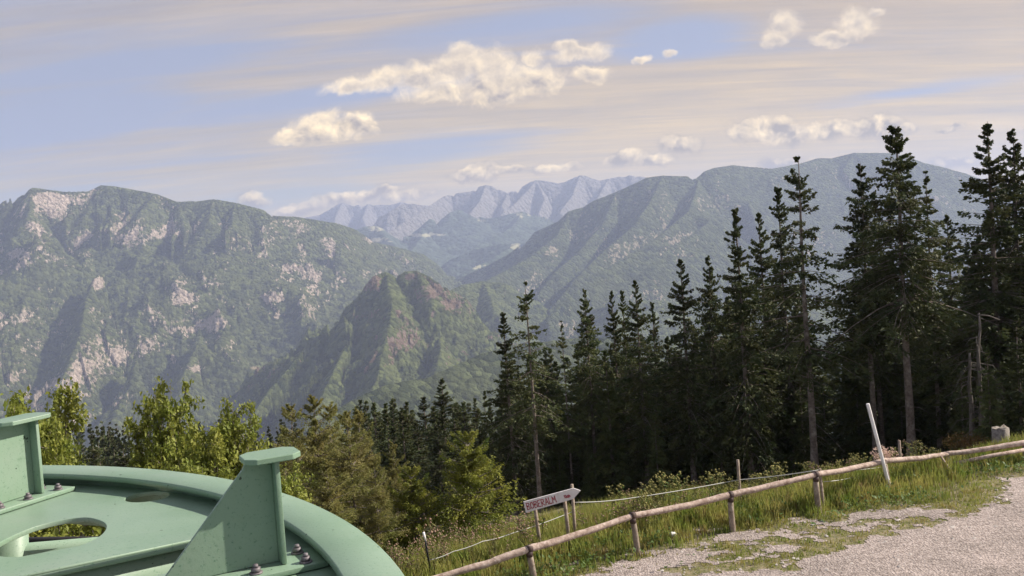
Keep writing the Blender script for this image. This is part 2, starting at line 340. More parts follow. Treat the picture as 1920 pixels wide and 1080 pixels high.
# ------------------------------------------------------------------ mountains
def mtn_mat(name, forest, forest2, rock, rock2, cell=.05, bumpd=9.0, meadow=None):
    m = bpy.data.materials.new(name); m.use_nodes = True; N = m.node_tree.nodes; L = m.node_tree.links; b = N['Principled BSDF']
    b.inputs['Roughness'].default_value = 1; b.inputs['Specular IOR Level'].default_value = 0.05
    geo = N.new('ShaderNodeNewGeometry')
    def noise(s, d=5, r=.6):
        n = N.new('ShaderNodeTexNoise'); L.new(geo.outputs['Position'], n.inputs['Vector']); n.inputs['Scale'].default_value = s; n.inputs['Detail'].default_value = d; n.inputs['Roughness'].default_value = r; return n.outputs['Fac']
    def mr(f, lo, hi, a=0, c=1):
        n = N.new('ShaderNodeMapRange'); L.new(f, n.inputs[0])
        for i, q in zip((1, 2, 3, 4), (lo, hi, a, c)): n.inputs[i].default_value = q
        return n.outputs[0]
    def mix(f, a, c):
        x = N.new('ShaderNodeMix'); x.data_type = 'RGBA'; L.new(f, x.inputs[0])
        for i, q in ((6, a), (7, c)):
            if isinstance(q, tuple): x.inputs[i].default_value = (*q, 1)
            else: L.new(q, x.inputs[i])
        return x.outputs[2]
    vo = N.new('ShaderNodeTexVoronoi'); L.new(geo.outputs['Position'], vo.inputs['Vector']); vo.inputs['Scale'].default_value = cell; vo.inputs['Randomness'].default_value = 1
    sepc = N.new('ShaderNodeSeparateColor'); L.new(vo.outputs['Color'], sepc.inputs[0])
    fc = mix(mr(noise(cell * .16, 5, .65), .38, .62), forest, forest2)
    fc = mix(mr(sepc.outputs[0], 0.1, 1.0, 0, .55), fc, tuple(q * 3.0 for q in forest2))
    rc = mix(mr(noise(cell * 1.2, 5, .7), .38, .62), rock, rock2)
    at = N.new('ShaderNodeAttribute'); at.attribute_name = 'rock'
    n2 = noise(cell * .9, 5, .75)
    ad = N.new('ShaderNodeMath'); ad.operation = 'ADD'; L.new(at.outputs['Fac'], ad.inputs[0]); L.new(mr(n2, .25, .75, -.42, .42), ad.inputs[1])
    rm = mr(ad.outputs[0], .46, .60)
    col = mix(rm, fc, rc)
    if meadow:
        at2 = N.new('ShaderNodeAttribute'); at2.attribute_name = 'meadow'; col = mix(mr(at2.outputs['Fac'], .4, .6), col, meadow)
    L.new(col, b.inputs['Base Color'])
    bp = N.new('ShaderNodeBump'); bp.inputs['Strength'].default_value = 1; bp.inputs['Distance'].default_value = bumpd
    inv = N.new('ShaderNodeMath'); inv.operation = 'SUBTRACT'; inv.inputs[0].default_value = 1; L.new(vo.outputs['Distance'], inv.inputs[1])
    ad2 = N.new('ShaderNodeMath'); ad2.operation = 'ADD'; L.new(inv.outputs[0], ad2.inputs[0]); L.new(noise(cell * 2, 4, .7), ad2.inputs[1])
    L.new(ad2.outputs[0], bp.inputs['Height']); L.new(bp.outputs[0], b.inputs['Normal'])
    return m

def seg_height(x, y, segs, slope, curve):
    """max over ridge segments of ridge height minus falling flank; also distance to the winning ridge"""
    best = np.full(x.shape, -1e9); dist = np.zeros(x.shape)
    for a, b, sl in segs:
        e = b[:2] - a[:2]; t = np.clip(((x - a[0]) * e[0] + (y - a[1]) * e[1]) / (e @ e + 1e-9), 0, 1)
        d = np.hypot(x - a[0] - t * e[0], y - a[1] - t * e[1])
        h = a[2] + t * (b[2] - a[2]) - sl * (d - curve * (1 - np.exp(-d / max(curve, 1))) * .35)
        m = h > best; best = np.where(m, h, best); dist = np.where(m, d, dist)
    return best, dist

def mountain(name, crests, rpx, rD, nx, material, slope=.85, curve=200., amp=70., wl=380., warp=60., rockpx=(), rockbase=0., rockslope=(.9, 1.5), rockalt=None, meadows=(), rough=13., seed=0, k=1.0):
    """crests: list of (polyline of (px,py,km), slope multiplier)"""
    segs = []; kk = k; curve *= k; amp *= k; wl *= k; warp *= k; rough *= k; rD = [(a * k, b * k, n) for a, b, n in rD]
    for line, sm in crests:
        q = np.array([P(a, b, c * 1000. * kk) for a, b, c in line])
        # keep the forward distance true along rays
        for i in range(len(q) - 1): segs.append((q[i], q[i + 1], slope * sm))
    px = np.linspace(rpx[0], rpx[1], nx); dirs = ray(px, np.full_like(px, 480.)); az = dirs[:, 0] / dirs[:, 1]
    D = np.concatenate([np.linspace(a * 1000, b * 1000, n)[:-1] for a, b, n in rD] + [[rD[-1][1] * 1000]])
    X = az[None, :] * D[:, None]; Y = np.repeat(D[:, None], nx, 1)
    h0, d0 = seg_height(X, Y, segs, slope, curve)
    k = sstep(d0, 20, 350)
    wx = (fbm(X / wl * .8, Y / wl * .8, 4, seed=seed + 1) - .5) * 2 * warp * (.12 + k); wy = (fbm(X / wl * .8 + 50, Y / wl * .8, 4, seed=seed + 2) - .5) * 2 * warp * (.12 + k)
    h, d = seg_height(X + wx, Y + wy, segs, slope, curve)
    er = 1 - ridged(X / wl + wx / wl, Y / wl + wy / wl, 7, .58, seed=seed + 5)
    h = h - amp * er * (.05 + sstep(d, 0, 260)) - (fbm(X / 32, Y / 32, 4, .8, seed=seed + 8)) * rough * (.35 + sstep(d, 0, 80) * 2.2)
    gy, gx = np.gradient(h); dY = np.gradient(D)[:, None]; dX = (np.gradient(az)[None, :] * D[:, None]); sl = np.hypot(gy / dY, gx / dX)
    rk = rockbase - .03 + .5 * sstep(sl, *rockslope) + (fbm((X + wx * 2) / (150 * kk), (h * .9 + wy) / (120 * kk), 5, .62, seed=seed + 11) - .5) * 1.5 + (.42 - er) * .5 * sstep(d, 20, 150)
    if rockalt: rk = rk + sstep(h + (fbm(X / 500, Y / 500, 4, seed=2) - .5) * 300, *rockalt) * .9
    V = np.stack([X, Y, h], -1).reshape(-1, 3); u_, v_ = proj(V); u_ = u_.reshape(X.shape); v_ = v_.reshape(X.shape)
    for (cx_, cy_, rx, ry, s) in rockpx:
        dd = np.hypot((u_ - cx_) / rx, (v_ - cy_) / ry) * (.45 + 1.1 * fbm(X / (70 * kk) + cx_, h / (55 * kk), 5, .65, seed=seed + 14)); rk = rk + 1.0 * s * (1 - sstep(dd, .3, 1.3))
    md = np.zeros(X.shape)
    for (cx_, cy_, rx, ry) in meadows:
        dd = np.hypot((u_ - cx_) / rx, (v_ - cy_) / ry); md = np.maximum(md, (1.5 - dd) * .5 + (fbm(X / 60, Y / 60, 3, seed=4) - .5) * .3)
    o = mesh_np(name, V, [gridF(*X.shape)], material, smooth=True, attr={'rock': rk.ravel(), 'meadow': md.ravel()})
    print(name, 'top', round(float(h.max())), 'far', round(float(D.max()))); tag(o, kind='structure'); return o

MT_near = mtn_mat('forest_and_limestone', (0.036, 0.048, 0.020), (0.078, 0.090, 0.034), (0.36, 0.29, 0.23), (0.70, 0.58, 0.48), .045, 30., (0.36, 0.29, 0.20))
MT_mid = mtn_mat('autumn_scrub_and_rock', (0.038, 0.054, 0.020), (0.082, 0.096, 0.034), (0.15, 0.095, 0.065), (0.30, 0.23, 0.18), .045, 28.)
MT_right = mtn_mat('forest_on_far_slopes', (0.030, 0.042, 0.022), (0.062, 0.074, 0.034), (0.26, 0.22, 0.16), (0.44, 0.38, 0.29), .042, 30.)
MT_hill = mtn_mat('alpine_pasture_hills', (0.024, 0.034, 0.026), (0.045, 0.060, 0.042), (0.28, 0.28, 0.16), (0.42, 0.39, 0.26), .02, 20., (0.42, 0.42, 0.24))
MT_far = mtn_mat('bare_limestone', (0.06, 0.08, 0.06), (0.10, 0.12, 0.09), (0.16, 0.155, 0.15), (0.30, 0.275, 0.25), .014, 60.)

mountain('mountain_west', [
    ([(-160, 470, 4.9), (-60, 430, 5.0), (0, 396, 5.2), (25, 373, 5.2), (65, 349, 5.3), (120, 357, 5.4), (165, 356, 5.45), (190, 345, 5.5), (215, 346, 5.5), (290, 361, 5.5), (335, 375, 5.5), (370, 375, 5.5), (400, 371, 5.5), (440, 377, 5.5), (490, 390, 5.55), (509, 402, 5.6), (560, 405, 5.7), (600, 411, 5.8), (630, 416, 5.9), (667, 428, 6.1), (700, 450, 6.3), (742, 461, 6.5), (792, 474, 6.7), (817, 491, 6.9), (845, 511, 7.0), (858, 528, 7.1), (900, 600, 7.2)], 1.0),
    ([(65, 349, 5.3), (55, 400, 5.0), (70, 450, 4.7), (40, 510, 4.4), (20, 600, 4.0), (-20, 700, 3.6)], .72),
    ([(190, 345, 5.5), (165, 400, 5.2), (130, 440, 4.95), (95, 480, 4.7), (60, 520, 4.5), (40, 560, 4.3)], .72),
    ([(215, 346, 5.5), (212, 400, 5.2), (205, 450, 4.9), (190, 500, 4.6), (176, 522, 4.45), (160, 560, 4.25), (150, 620, 3.95), (120, 700, 3.65), (80, 790, 3.35)], .95),
    ([(290, 361, 5.5), (262, 400, 5.2), (255, 470, 4.85), (280, 540, 4.5), (270, 620, 4.1), (250, 700, 3.75), (210, 790, 3.4)], .66),
    ([(335, 375, 5.5), (350, 430, 5.15), (345, 500, 4.75), (375, 560, 4.45), (370, 640, 4.05), (345, 700, 3.75), (330, 790, 3.4)], .66),
    ([(400, 371, 5.5), (395, 410, 5.25), (410, 460, 5.0), (440, 530, 4.65), (455, 600, 4.35), (470, 660, 4.1), (450, 720, 3.8), (430, 790, 3.5)], .66),
    ([(440, 377, 5.5), (435, 430, 5.15), (470, 480, 4.9), (500, 545, 4.6), (535, 600, 4.4), (568, 650, 4.2), (575, 690, 4.0)], .95),
    ([(509, 402, 5.6), (530, 440, 5.4), (560, 480, 5.2), (590, 530, 5.0), (615, 570, 4.8), (650, 610, 4.6)], .66),
    ([(600, 411, 5.8), (625, 450, 5.6), (650, 490, 5.4), (680, 530, 5.2), (700, 570, 5.0)], .66),
    ([(700, 450, 6.3), (725, 490, 6.0), (755, 530, 5.75), (780, 580, 5.5)], .66)],
    (-170, 930), [(2.6, 5.9, 330), (5.9, 7.4, 60)], 800, MT_near, slope=.85, amp=150, wl=420, warp=150, rockbase=-.06,
    rockpx=[(85, 370, 30, 12, .4), (105, 395, 30, 22, .45), (65, 430, 22, 16, .5), (35, 480, 22, 26, .5), (75, 455, 18, 14, .4), (235, 425, 45, 35, .45), (150, 440, 22, 34, .4), (330, 420, 26, 22, .4), (372, 430, 14, 26, .4), (180, 530, 16, 14, .7), (165, 580, 20, 12, .3), (430, 420, 18, 12, .4), (565, 470, 12, 20, .5), (590, 540, 16, 28, .5), (620, 555, 12, 16, .4), (500, 560, 12, 14, .4), (520, 610, 14, 26, .35), (225, 660, 16, 14, .45), (325, 675, 8, 10, .8), (365, 690, 24, 12, .8), (100, 720, 16, 12, .7), (270, 655, 12, 10, .4), (430, 640, 50, 24, .3), (345, 570, 26, 20, .3), (640, 520, 14, 20, .3), (700, 450, 20, 8, .2), (215, 675, 12, 10, .4)],
    meadows=[(478, 690, 18, 6), (505, 697, 22, 7)], seed=1)

mountain('mountain_middle', [
    ([(440, 800, 2.75), (480, 770, 2.85), (510, 722, 3.0), (530, 702, 3.05), (560, 665, 3.15), (590, 625, 3.25), (625, 592, 3.3), (645, 583, 3.3), (662, 572, 3.35), (678, 537, 3.4), (700, 513, 3.45), (722, 506, 3.5), (740, 515, 3.5), (757, 505, 3.5), (777, 504, 3.5), (798, 514, 3.5), (830, 537, 3.5), (858, 563, 3.5), (880, 590, 3.5), (960, 640, 3.5), (1040, 700, 3.5)], 1.05),
    ([(645, 583, 3.3), (650, 640, 3.05), (625, 700, 2.8), (590, 760, 2.6)], 1.05),
    ([(722, 506, 3.5), (735, 560, 3.25), (728, 620, 3.0), (712, 690, 2.75), (690, 760, 2.55)], .74),
    ([(777, 504, 3.5), (810, 560, 3.3), (830, 620, 3.1), (820, 690, 2.8), (800, 760, 2.6)], .74),
    ([(858, 563, 3.5), (905, 640, 3.2), (900, 700, 2.95)], .74)],
    (400, 1080), [(2.1, 3.7, 230), (3.7, 4.5, 30)], 560, MT_mid, slope=.88, amp=100, wl=230, warp=110, rockbase=-.05,
    rockpx=[(700, 530, 24, 18, .65), (770, 518, 30, 14, .6), (800, 545, 34, 20, .6), (845, 570, 22, 14, .7), (720, 590, 70, 16, .42), (770, 640, 40, 24, .2), (640, 660, 22, 26, .25), (560, 680, 16, 14, .2)], rough=18., seed=40)

mountain('hill_in_valley', [
    ([(560, 840, 1.5), (640, 760, 1.75), (680, 738, 1.85), (720, 721, 1.9), (760, 712, 1.95), (800, 707, 2.0), (837, 690, 2.05), (870, 675, 2.1), (903, 662, 2.15), (960, 645, 2.2), (1100, 630, 2.25), (1500, 640, 2.3), (2200, 640, 2.3)], 1.0)],
    (540, 2100), [(1.35, 2.3, 130), (2.3, 2.8, 20)], 420, MT_right, slope=.7, amp=28, wl=150, warp=25, rockbase=-.1, rockpx=[(880, 690, 40, 12, .2)], rough=5, seed=60)

mountain('hill_behind_middle', [
    ([(780, 600, 4.3), (830, 548, 4.4), (865, 533, 4.5), (905, 525, 4.6), (943, 528, 4.6), (965, 550, 4.55), (1010, 574, 4.5), (1060, 600, 4.4), (1120, 575, 4.3), (1160, 566, 4.2), (1230, 560, 4.2), (1320, 570, 4.2), (1450, 560, 4.2), (2200, 600, 4.3)], 1.0),
    ([(905, 525, 4.6), (930, 580, 4.2), (960, 640, 3.9)], .9), ([(1160, 566, 4.2), (1150, 640, 3.7)], .9)],
    (760, 2100), [(3.0, 4.8, 150), (4.8, 5.6, 30)], 700, MT_mid, slope=.7, amp=45, wl=260, warp=45, rockbase=-.12, seed=70)

mountain('mountain_east', [
    ([(800, 560, 7.0), (857, 522, 6.8), (905, 500, 6.7), (955, 474, 6.6), (980, 452, 6.5), (1005, 432, 6.5), (1047, 413, 6.4), (1067, 394, 6.3), (1093, 387, 6.3), (1113, 375, 6.3), (1157, 357, 6.3), (1190, 342, 6.3), (1213, 331, 6.3), (1243, 327, 6.3), (1287, 328, 6.3), (1296, 334, 6.3), (1305, 333, 6.3), (1320, 320, 6.35), (1340, 313, 6.4), (1373, 308, 6.5), (1447, 315, 6.6), (1477, 310, 6.7), (1500, 305, 6.8), (1533, 295, 6.9), (1557, 295, 7.0), (1600, 285, 7.0), (1677, 285, 7.0), (1707, 294, 7.0), (1733, 304, 7.0), (1767, 311, 7.0), (1813, 324, 7.0), (1870, 345, 7.0), (1960, 370, 7.0), (2100, 400, 7.0)], 1.0),
    ([(1067, 394, 6.3), (1045, 440, 6.0), (1000, 475, 5.7), (950, 505, 5.4), (920, 520, 5.2), (890, 545, 5.0)], 1.1),
    ([(1157, 357, 6.3), (1130, 420, 5.9), (1085, 470, 5.5), (1040, 510, 5.2), (1010, 550, 5.0)], 1.0),
    ([(1243, 327, 6.3), (1232, 352, 6.05), (1220, 376, 5.75), (1185, 425, 5.4), (1130, 470, 5.1), (1080, 520, 4.8), (1030, 580, 4.5)], 1.25),
    ([(1310, 333, 6.3), (1303, 365, 5.9), (1292, 394, 5.5), (1245, 432, 5.2), (1195, 468, 4.95), (1140, 500, 4.7), (1085, 540, 4.45), (1030, 590, 4.2)], 1.3),
    ([(1292, 394, 5.5), (1340, 412, 5.4), (1380, 440, 5.3), (1420, 480, 5.2)], 1.1),
    ([(1330, 412, 5.4), (1310, 430, 5.1), (1260, 460, 4.85), (1205, 505, 4.6), (1150, 560, 4.35)], 1.2),
    ([(1373, 308, 6.5), (1400, 370, 6.1), (1420, 430, 5.7)], 1.0), ([(1500, 305, 6.8), (1480, 380, 6.3), (1470, 450, 5.8)], .95),
    ([(1600, 285, 7.0), (1560, 350, 6.6), (1500, 420, 6.1), (1440, 500, 5.6)], .9), ([(1677, 285, 7.0), (1620, 370, 6.5), (1560, 450, 6.0), (1500, 540, 5.4)], .9),
    ([(1733, 304, 7.0), (1720, 380, 6.5), (1680, 470, 5.9)], .9), ([(1813, 324, 7.0), (1830, 400, 6.5), (1800, 500, 5.8)], .9)],
    (790, 2110), [(3.6, 7.1, 300), (7.1, 9.0, 50)], 780, MT_right, slope=.9, amp=75, wl=420, warp=60, rockbase=-.02,
    rockpx=[(1200, 455, 16, 16, .6), (1180, 470, 26, 14, .4), (1235, 365, 26, 20, .35), (1275, 345, 12, 20, .35), (1090, 440, 34, 16, .35), (1035, 470, 14, 16, .45), (1070, 385, 20, 10, .2), (1560, 360, 12, 60, .35), (1600, 420, 20, 60, .25)], seed=90)

mountain('hill_far_valley', [
    ([(760, 560, 9.6), (815, 505, 9.5), (832, 495, 9.5), (845, 485, 9.5), (870, 475, 9.4), (892, 466, 9.4), (930, 457, 9.3), (970, 455, 9.2), (1040, 450, 9.0), (1100, 460, 9.0)], 1.0),
    ([(970, 455, 9.2), (920, 485, 8.6), (870, 510, 8.2), (820, 540, 8.0)], .9)],
    (740, 1110), [(7.4, 9.6, 90), (9.6, 10.8, 20)], 260, MT_hill, slope=.6, amp=60, wl=500, warp=70, rockbase=-.1, rockpx=[(965, 462, 14, 8, .8), (890, 500, 24, 5, .6), (930, 490, 30, 4, .4)], seed=110, k=.86)

mountain('plateau_hills', [
    ([(600, 450, 12.5), (670, 429, 12.3), (685, 424, 12.3), (705, 423, 12.3), (716, 430, 12.3), (730, 438, 12.3), (755, 443, 12.3), (775, 441, 12.5), (790, 432, 12.7), (797, 418, 12.8), (807, 409, 12.8), (816, 416, 12.8), (832, 406, 12.8), (845, 397, 12.9), (860, 392, 13), (872, 400, 13), (900, 406, 13), (912, 409, 13), (930, 407, 13), (955, 400, 13), (980, 396, 13), (1000, 401, 13), (1020, 407, 13), (1047, 418, 13), (1100, 430, 13)], 1.0),
    ([(980, 396, 13), (960, 425, 12.2), (920, 445, 11.6), (880, 470, 11)], .8), ([(797, 418, 12.8), (790, 445, 12), (770, 470, 11.2)], .8), ([(705, 423, 12.3), (740, 460, 11.4), (760, 480, 11)], .8)],
    (590, 1110), [(9.8, 13.3, 130), (13.3, 15, 24)], 330, MT_hill, slope=.55, amp=90, wl=700, warp=110, rockbase=-.1, rockpx=[(700, 428, 22, 7, .9), (715, 450, 26, 7, .8), (780, 441, 30, 4, .9), (820, 440, 20, 3, .8), (985, 402, 40, 6, .5), (900, 414, 20, 5, .5), (835, 475, 16, 6, .4)], seed=130, k=.74)

mountain('far_range', [
    ([(640, 440, 17), (690, 428, 17), (697, 420, 17), (715, 402, 17), (730, 396, 17), (755, 381, 17.2), (775, 380, 17.3), (805, 385, 17.5), (812, 382, 17.5), (820, 379, 17.6), (832, 367, 17.8), (842, 364, 18), (852, 365, 18), (857, 360, 18), (875, 358, 18), (890, 355, 18), (900, 347, 18), (910, 345, 18), (920, 347, 18), (928, 353, 18), (935, 354, 18), (950, 360, 18), (958, 357, 18), (967, 358, 18), (980, 347, 18), (992, 340, 18), (1005, 336, 18), (1020, 337, 18), (1047, 342, 18), (1060, 339, 18), (1075, 331, 18), (1087, 327, 18), (1097, 328, 18), (1110, 334, 18), (1123, 337, 18), (1140, 334, 18), (1157, 330, 18), (1170, 331, 18), (1180, 327, 18), (1192, 330, 18), (1203, 329, 18), (1260, 345, 18), (1350, 370, 18)], 1.0),
    ([(832, 367, 17.8), (790, 395, 16.5), (750, 420, 15.5), (720, 440, 14.8)], 1.1), ([(910, 345, 18), (900, 375, 17), (880, 400, 16)], 1.1), ([(950, 360, 18), (940, 385, 17), (950, 405, 16)], 1.1),
    ([(1005, 336, 18), (975, 370, 17.2), (940, 400, 16.2)], 1.2), ([(1005, 336, 18), (1022, 370, 17.2), (1010, 400, 16.4)], 1.2), ([(1087, 327, 18), (1075, 365, 17), (1050, 395, 16)], 1.2), ([(1140, 334, 18), (1120, 370, 17), (1110, 400, 16)], 1.1)],
    (640, 1360), [(14.2, 18.3, 150), (18.3, 20.5, 20)], 420, MT_far, slope=1.0, curve=300, amp=330, wl=800, warp=260, rockbase=.1, rockalt=(60, 560), rough=16, seed=150, k=.62)

mountain('farthest_range', [
    ([(480, 430, 22), (560, 408, 22), (600, 401, 22), (615, 392, 22), (630, 382, 22), (642, 378, 22), (655, 382, 22), (663, 384, 22), (670, 381, 22), (680, 385, 22), (690, 380, 22), (700, 383, 22), (715, 381, 22), (730, 382, 22), (742, 380, 22), (752, 377, 22), (765, 381, 22), (800, 384, 22), (900, 400, 22)], 1.0),
    ([(642, 378, 22), (630, 405, 20.8), (620, 430, 19.6)], 1.1), ([(690, 380, 22), (680, 405, 20.8), (690, 430, 19.6)], 1.1), ([(752, 377, 22), (740, 400, 20.8)], 1.1)],
    (470, 910), [(18.6, 22.2, 80), (22.2, 24, 12)], 220, MT_far, slope=.95, curve=300, amp=330, wl=850, warp=260, rockbase=.1, rockalt=(0, 420), rough=20, seed=170, k=.6)

# ------------------------------------------------------------------ haze
hb = MB(); hb.box((0, 0, (1060 - 902) / 2), 14700, 14700, (1060 + 902) / 2)
mh = bpy.data.materials.new('air'); mh.use_nodes = True; N = mh.node_tree.nodes; N.remove(N['Principled BSDF'])
pv = N.new('ShaderNodeVolumePrincipled'); pv.inputs['Color'].default_value = (.60, .70, 1.0, 1); pv.inputs['Density'].default_value = 7.6e-5; pv.inputs['Anisotropy'].default_value = .1
mh.node_tree.links.new(pv.outputs[0], N['Material Output'].inputs['Volume'])
haze = hb.build('haze', mh); tag(haze, kind='stuff')


# ------------------------------------------------------------------ foliage builders
M_bark = mat('spruce_bark', (0.20, 0.165, 0.14), .9, var=(0.10, 0.08, 0.07), vscale=7, var2=(0.34, 0.31, 0.28), v2scale=3, bump=.8, bscale=14, bdist=.03)
M_needle = mat('spruce_needles', (0.050, 0.078, 0.030), .7, var=(0.110, 0.120, 0.040), vscale=.9, var2=(0.055, 0.042, 0.018), v2scale=.6, transl=.18, rand=.3)
M_larch = mat('larch_needles', (0.17, 0.20, 0.05), .7, var=(0.30, 0.25, 0.09), vscale=.8, var2=(0.055, 0.075, 0.020), v2scale=1.6, transl=.35, rand=.15)
M_young = mat('young_spruce_needles', (0.15, 0.19, 0.03), .7, var=(0.30, 0.29, 0.05), vscale=1.5, var2=(0.05, 0.085, 0.02), v2scale=2, transl=.3, rand=.1)
M_leaf = mat('sycamore_leaves', (0.17, 0.22, 0.035), .6, var=(0.32, 0.33, 0.07), vscale=1.4, var2=(0.055, 0.075, 0.015), v2scale=2.4, transl=.4, rand=.1)
M_leafbark = mat('sycamore_bark', (0.14, 0.12, 0.10), .9, var=(0.24, 0.21, 0.18), vscale=6, bump=.4)
M_snag = mat('snag_wood', (0.16, 0.14, 0.125), .9, var=(0.09, 0.08, 0.07), vscale=6, bump=.6, bscale=18)
M_dead = mat('dead_grey_wood', (0.30, 0.27, 0.24), .9, var=(0.15, 0.13, 0.11), vscale=8, bump=.6, bscale=20)

def rot_dir(az, el): return np.stack([np.cos(az) * np.cos(el), np.sin(az) * np.cos(el), np.sin(el)], -1)

def spruce_mesh(H, Rm, base, nb, nt, tuft=(.26, .055), seed=0, droop=.35, shape=1.0, ragged=.35, tipup=.25, gaps=.0, sub=3):
    """needle sprays on drooping boughs; returns triangle soup"""
    r = np.random.default_rng(seed)
    t = np.sort(r.uniform(0, 1, nb)) ** 1.12                       # 0 crown base .. 1 tip
    # gather in loose whorls
    nwh = int(nb / 5.5); t = np.clip((np.round(t * nwh) + r.normal(0, .18, nb)) / nwh, 0, .985)
    if gaps: t = t[r.uniform(0, 1, nb) > gaps * ((vn1(t * 9, seed) > .55) & (t < .72))]
    nb = len(t); az = r.uniform(0, 2 * pi, nb)
    lobes = 1 + .22 * np.sin(az * 2 + r.uniform(0, 6)) + .15 * np.sin(az * 3 + t * 8)
    Lb = Rm * ((1 - t) ** shape * .975 + .02) * (1 + r.normal(0, ragged * .55, nb)).clip(.35, 1.7) * lobes * (0.72 + .28 * sstep(t, 0, .15))
    el0 = (-.12 + .75 * t ** 2) + r.normal(0, .12, nb)
    z0 = H * (base + (1 - base) * t)
    u = r.uniform(0, 1, (nb, nt)) ** .75 * .97 + .03
    uu = u * Lb[:, None]
    d = rot_dir(az, np.zeros(nb)); side = np.stack([-np.sin(az), np.cos(az), np.zeros(nb)], -1)
    dz = np.tan(el0)[:, None] * uu - droop * (1 - t)[:, None] * uu ** 2 / np.maximum(Lb, .3)[:, None] * 1.2 + tipup * (u ** 3) * Lb[:, None] * .5
    wid = (1 - u * .75) * (.34 * Lb[:, None] + .02)
    so_ = r.uniform(-1, 1, (nb, nt)); lat = so_ * wid
    hang = np.abs(r.normal(0, .16, (nb, nt))) * (.4 + .9 * (1 - t)[:, None]) * np.minimum(1, Lb[:, None])
    pos = np.zeros((nb, nt, 3)); pos += (uu - np.abs(lat) * .35)[..., None] * d[:, None]; pos += lat[..., None] * side[:, None]
    pos[..., 2] = z0[:, None] + dz - hang - np.abs(lat) * .25
    pos = pos.reshape(-1, 3); n = len(pos)
    # each spray: `sub` pointed slivers
    ax = (d[:, None] * (.75 + .2 * u[..., None]) + side[:, None] * so_[..., None] * .9).reshape(-1, 3); ax[:, 2] += r.normal(-.25, .3, n)
    V = []; Fc = []; c = 0
    ls = tuft[0] * np.repeat((.30 + .80 * (1 - t)), nt) * r.uniform(.6, 1.35, n)
    for k in range(sub):
        a = ax + r.normal(0, .42, (n, 3)); a /= np.linalg.norm(a, axis=1)[:, None]
        bdir = np.cross(a, r.normal(0, 1, (n, 3))); bdir /= np.linalg.norm(bdir, axis=1)[:, None] + 1e-6
        p0 = pos + r.normal(0, 1, (n, 3)) * np.repeat(.012 + .04 * (1 - t), nt)[:, None]; w_ = (tuft[1] * r.uniform(.6, 1.4, n))[:, None]
        V += [p0 - bdir * w_, p0 + bdir * w_, p0 + a * ls[:, None]]
        i = np.arange(n); Fc.append(np.stack([c + i, c + n + i, c + 2 * n + i], 1)); c += 3 * n
    return np.concatenate(V), np.concatenate(Fc), (t, az, Lb, el0, z0)
def vn1(x, s): return vnoise(np.asarray(x, float), np.full(np.shape(x), s * 1.7 + .3), s)

def trunk_mb(H, r0, seed, boughs=None, droop=.35, dead=0, base=.4, wob=.05):
    r = np.random.default_rng(seed + 99); m = MB(); n = 12; z = np.linspace(-1.2, H, n)
    zz_ = np.clip(z / H, 0, 1)
    p = np.stack([wob * np.sin(z * .5 + seed) * zz_, wob * np.cos(z * .37 + seed) * zz_, z], 1)
    rad = r0 * ((1 - zz_) ** .8 * .93 + .05); rad[:2] *= 1.28; m.tube(p, rad, 8, jit=.05)
    if boughs is not None:
        t, az, Lb, el0, z0 = boughs
        for i in range(0, len(t)):
            u = np.array([0, .33, .66, 1.]) * .9; q = np.zeros((4, 3)); uu = u * Lb[i]
            q[:, 0] = np.cos(az[i]) * uu; q[:, 1] = np.sin(az[i]) * uu
            q[:, 2] = z0[i] + np.tan(el0[i]) * uu - droop * (1 - t[i]) * uu ** 2 / max(Lb[i], .3) * 1.2 + .12 * u ** 3 * Lb[i]
            m.tube(q, np.array([.026, .018, .011, .004]) * (.5 + Lb[i] * .35), 3, cap=False)
    for i in range(dead):
        z1 = r.uniform(.08, base + .12) * H; a = r.uniform(0, 2 * pi); l = r.uniform(.3, 1.0)
        q = np.array([[0, 0, z1], [cos(a) * l * .5, sin(a) * l * .5, z1 - .04 * l], [cos(a) * l, sin(a) * l, z1 - .3 * l * r.uniform(.2, 1.3)]])
        m.tube(q, np.array([.02, .013, .004]), 3, cap=False)
    return m

PROTO = {}
def tree_proto(name, H, Rm, base, nb, nt, needle, bark, r0, seed, droop=.42, shape=1.0, ragged=.35, tuft=(.26, .055), dead=14, gaps=0., sub=3, wob=.05, boughs=True):
    V, Fc, bo = spruce_mesh(H, Rm, base, nb, nt, tuft, seed, droop, shape, ragged, gaps=gaps, sub=sub)
    cr_ = mesh_np('crown', V, [Fc], needle, link=False).data
    tm = trunk_mb(H * 1.0, r0, seed, bo if boughs else None, droop, dead, base, wob); o = tm.build('trunk', bark, smooth=True); me = o.data; bpy.data.objects.remove(o)
    PROTO[name] = (H, me, cr_)
def place_tree(kind, obname, x, y, ztop, label, cat, group=None, zb=None, wide=1.0, single=False, rz=None):
    H, tm, cm = PROTO[kind]; z = float(ground_z(np.array([x]), np.array([y]))[0]) if zb is None else zb
    s = max((ztop - z) / H, .15)
    e = empty(obname, (x, y, z), random.uniform(0, 6.28) if rz is None else rz); e.scale = (s * wide, s * wide, s); tag(e, label, cat, group)
    for nm, me in (('trunk', tm), ('crown', cm)):
        c = bpy.data.objects.new(nm, me); C.objects.link(c); c.parent = e
    return e

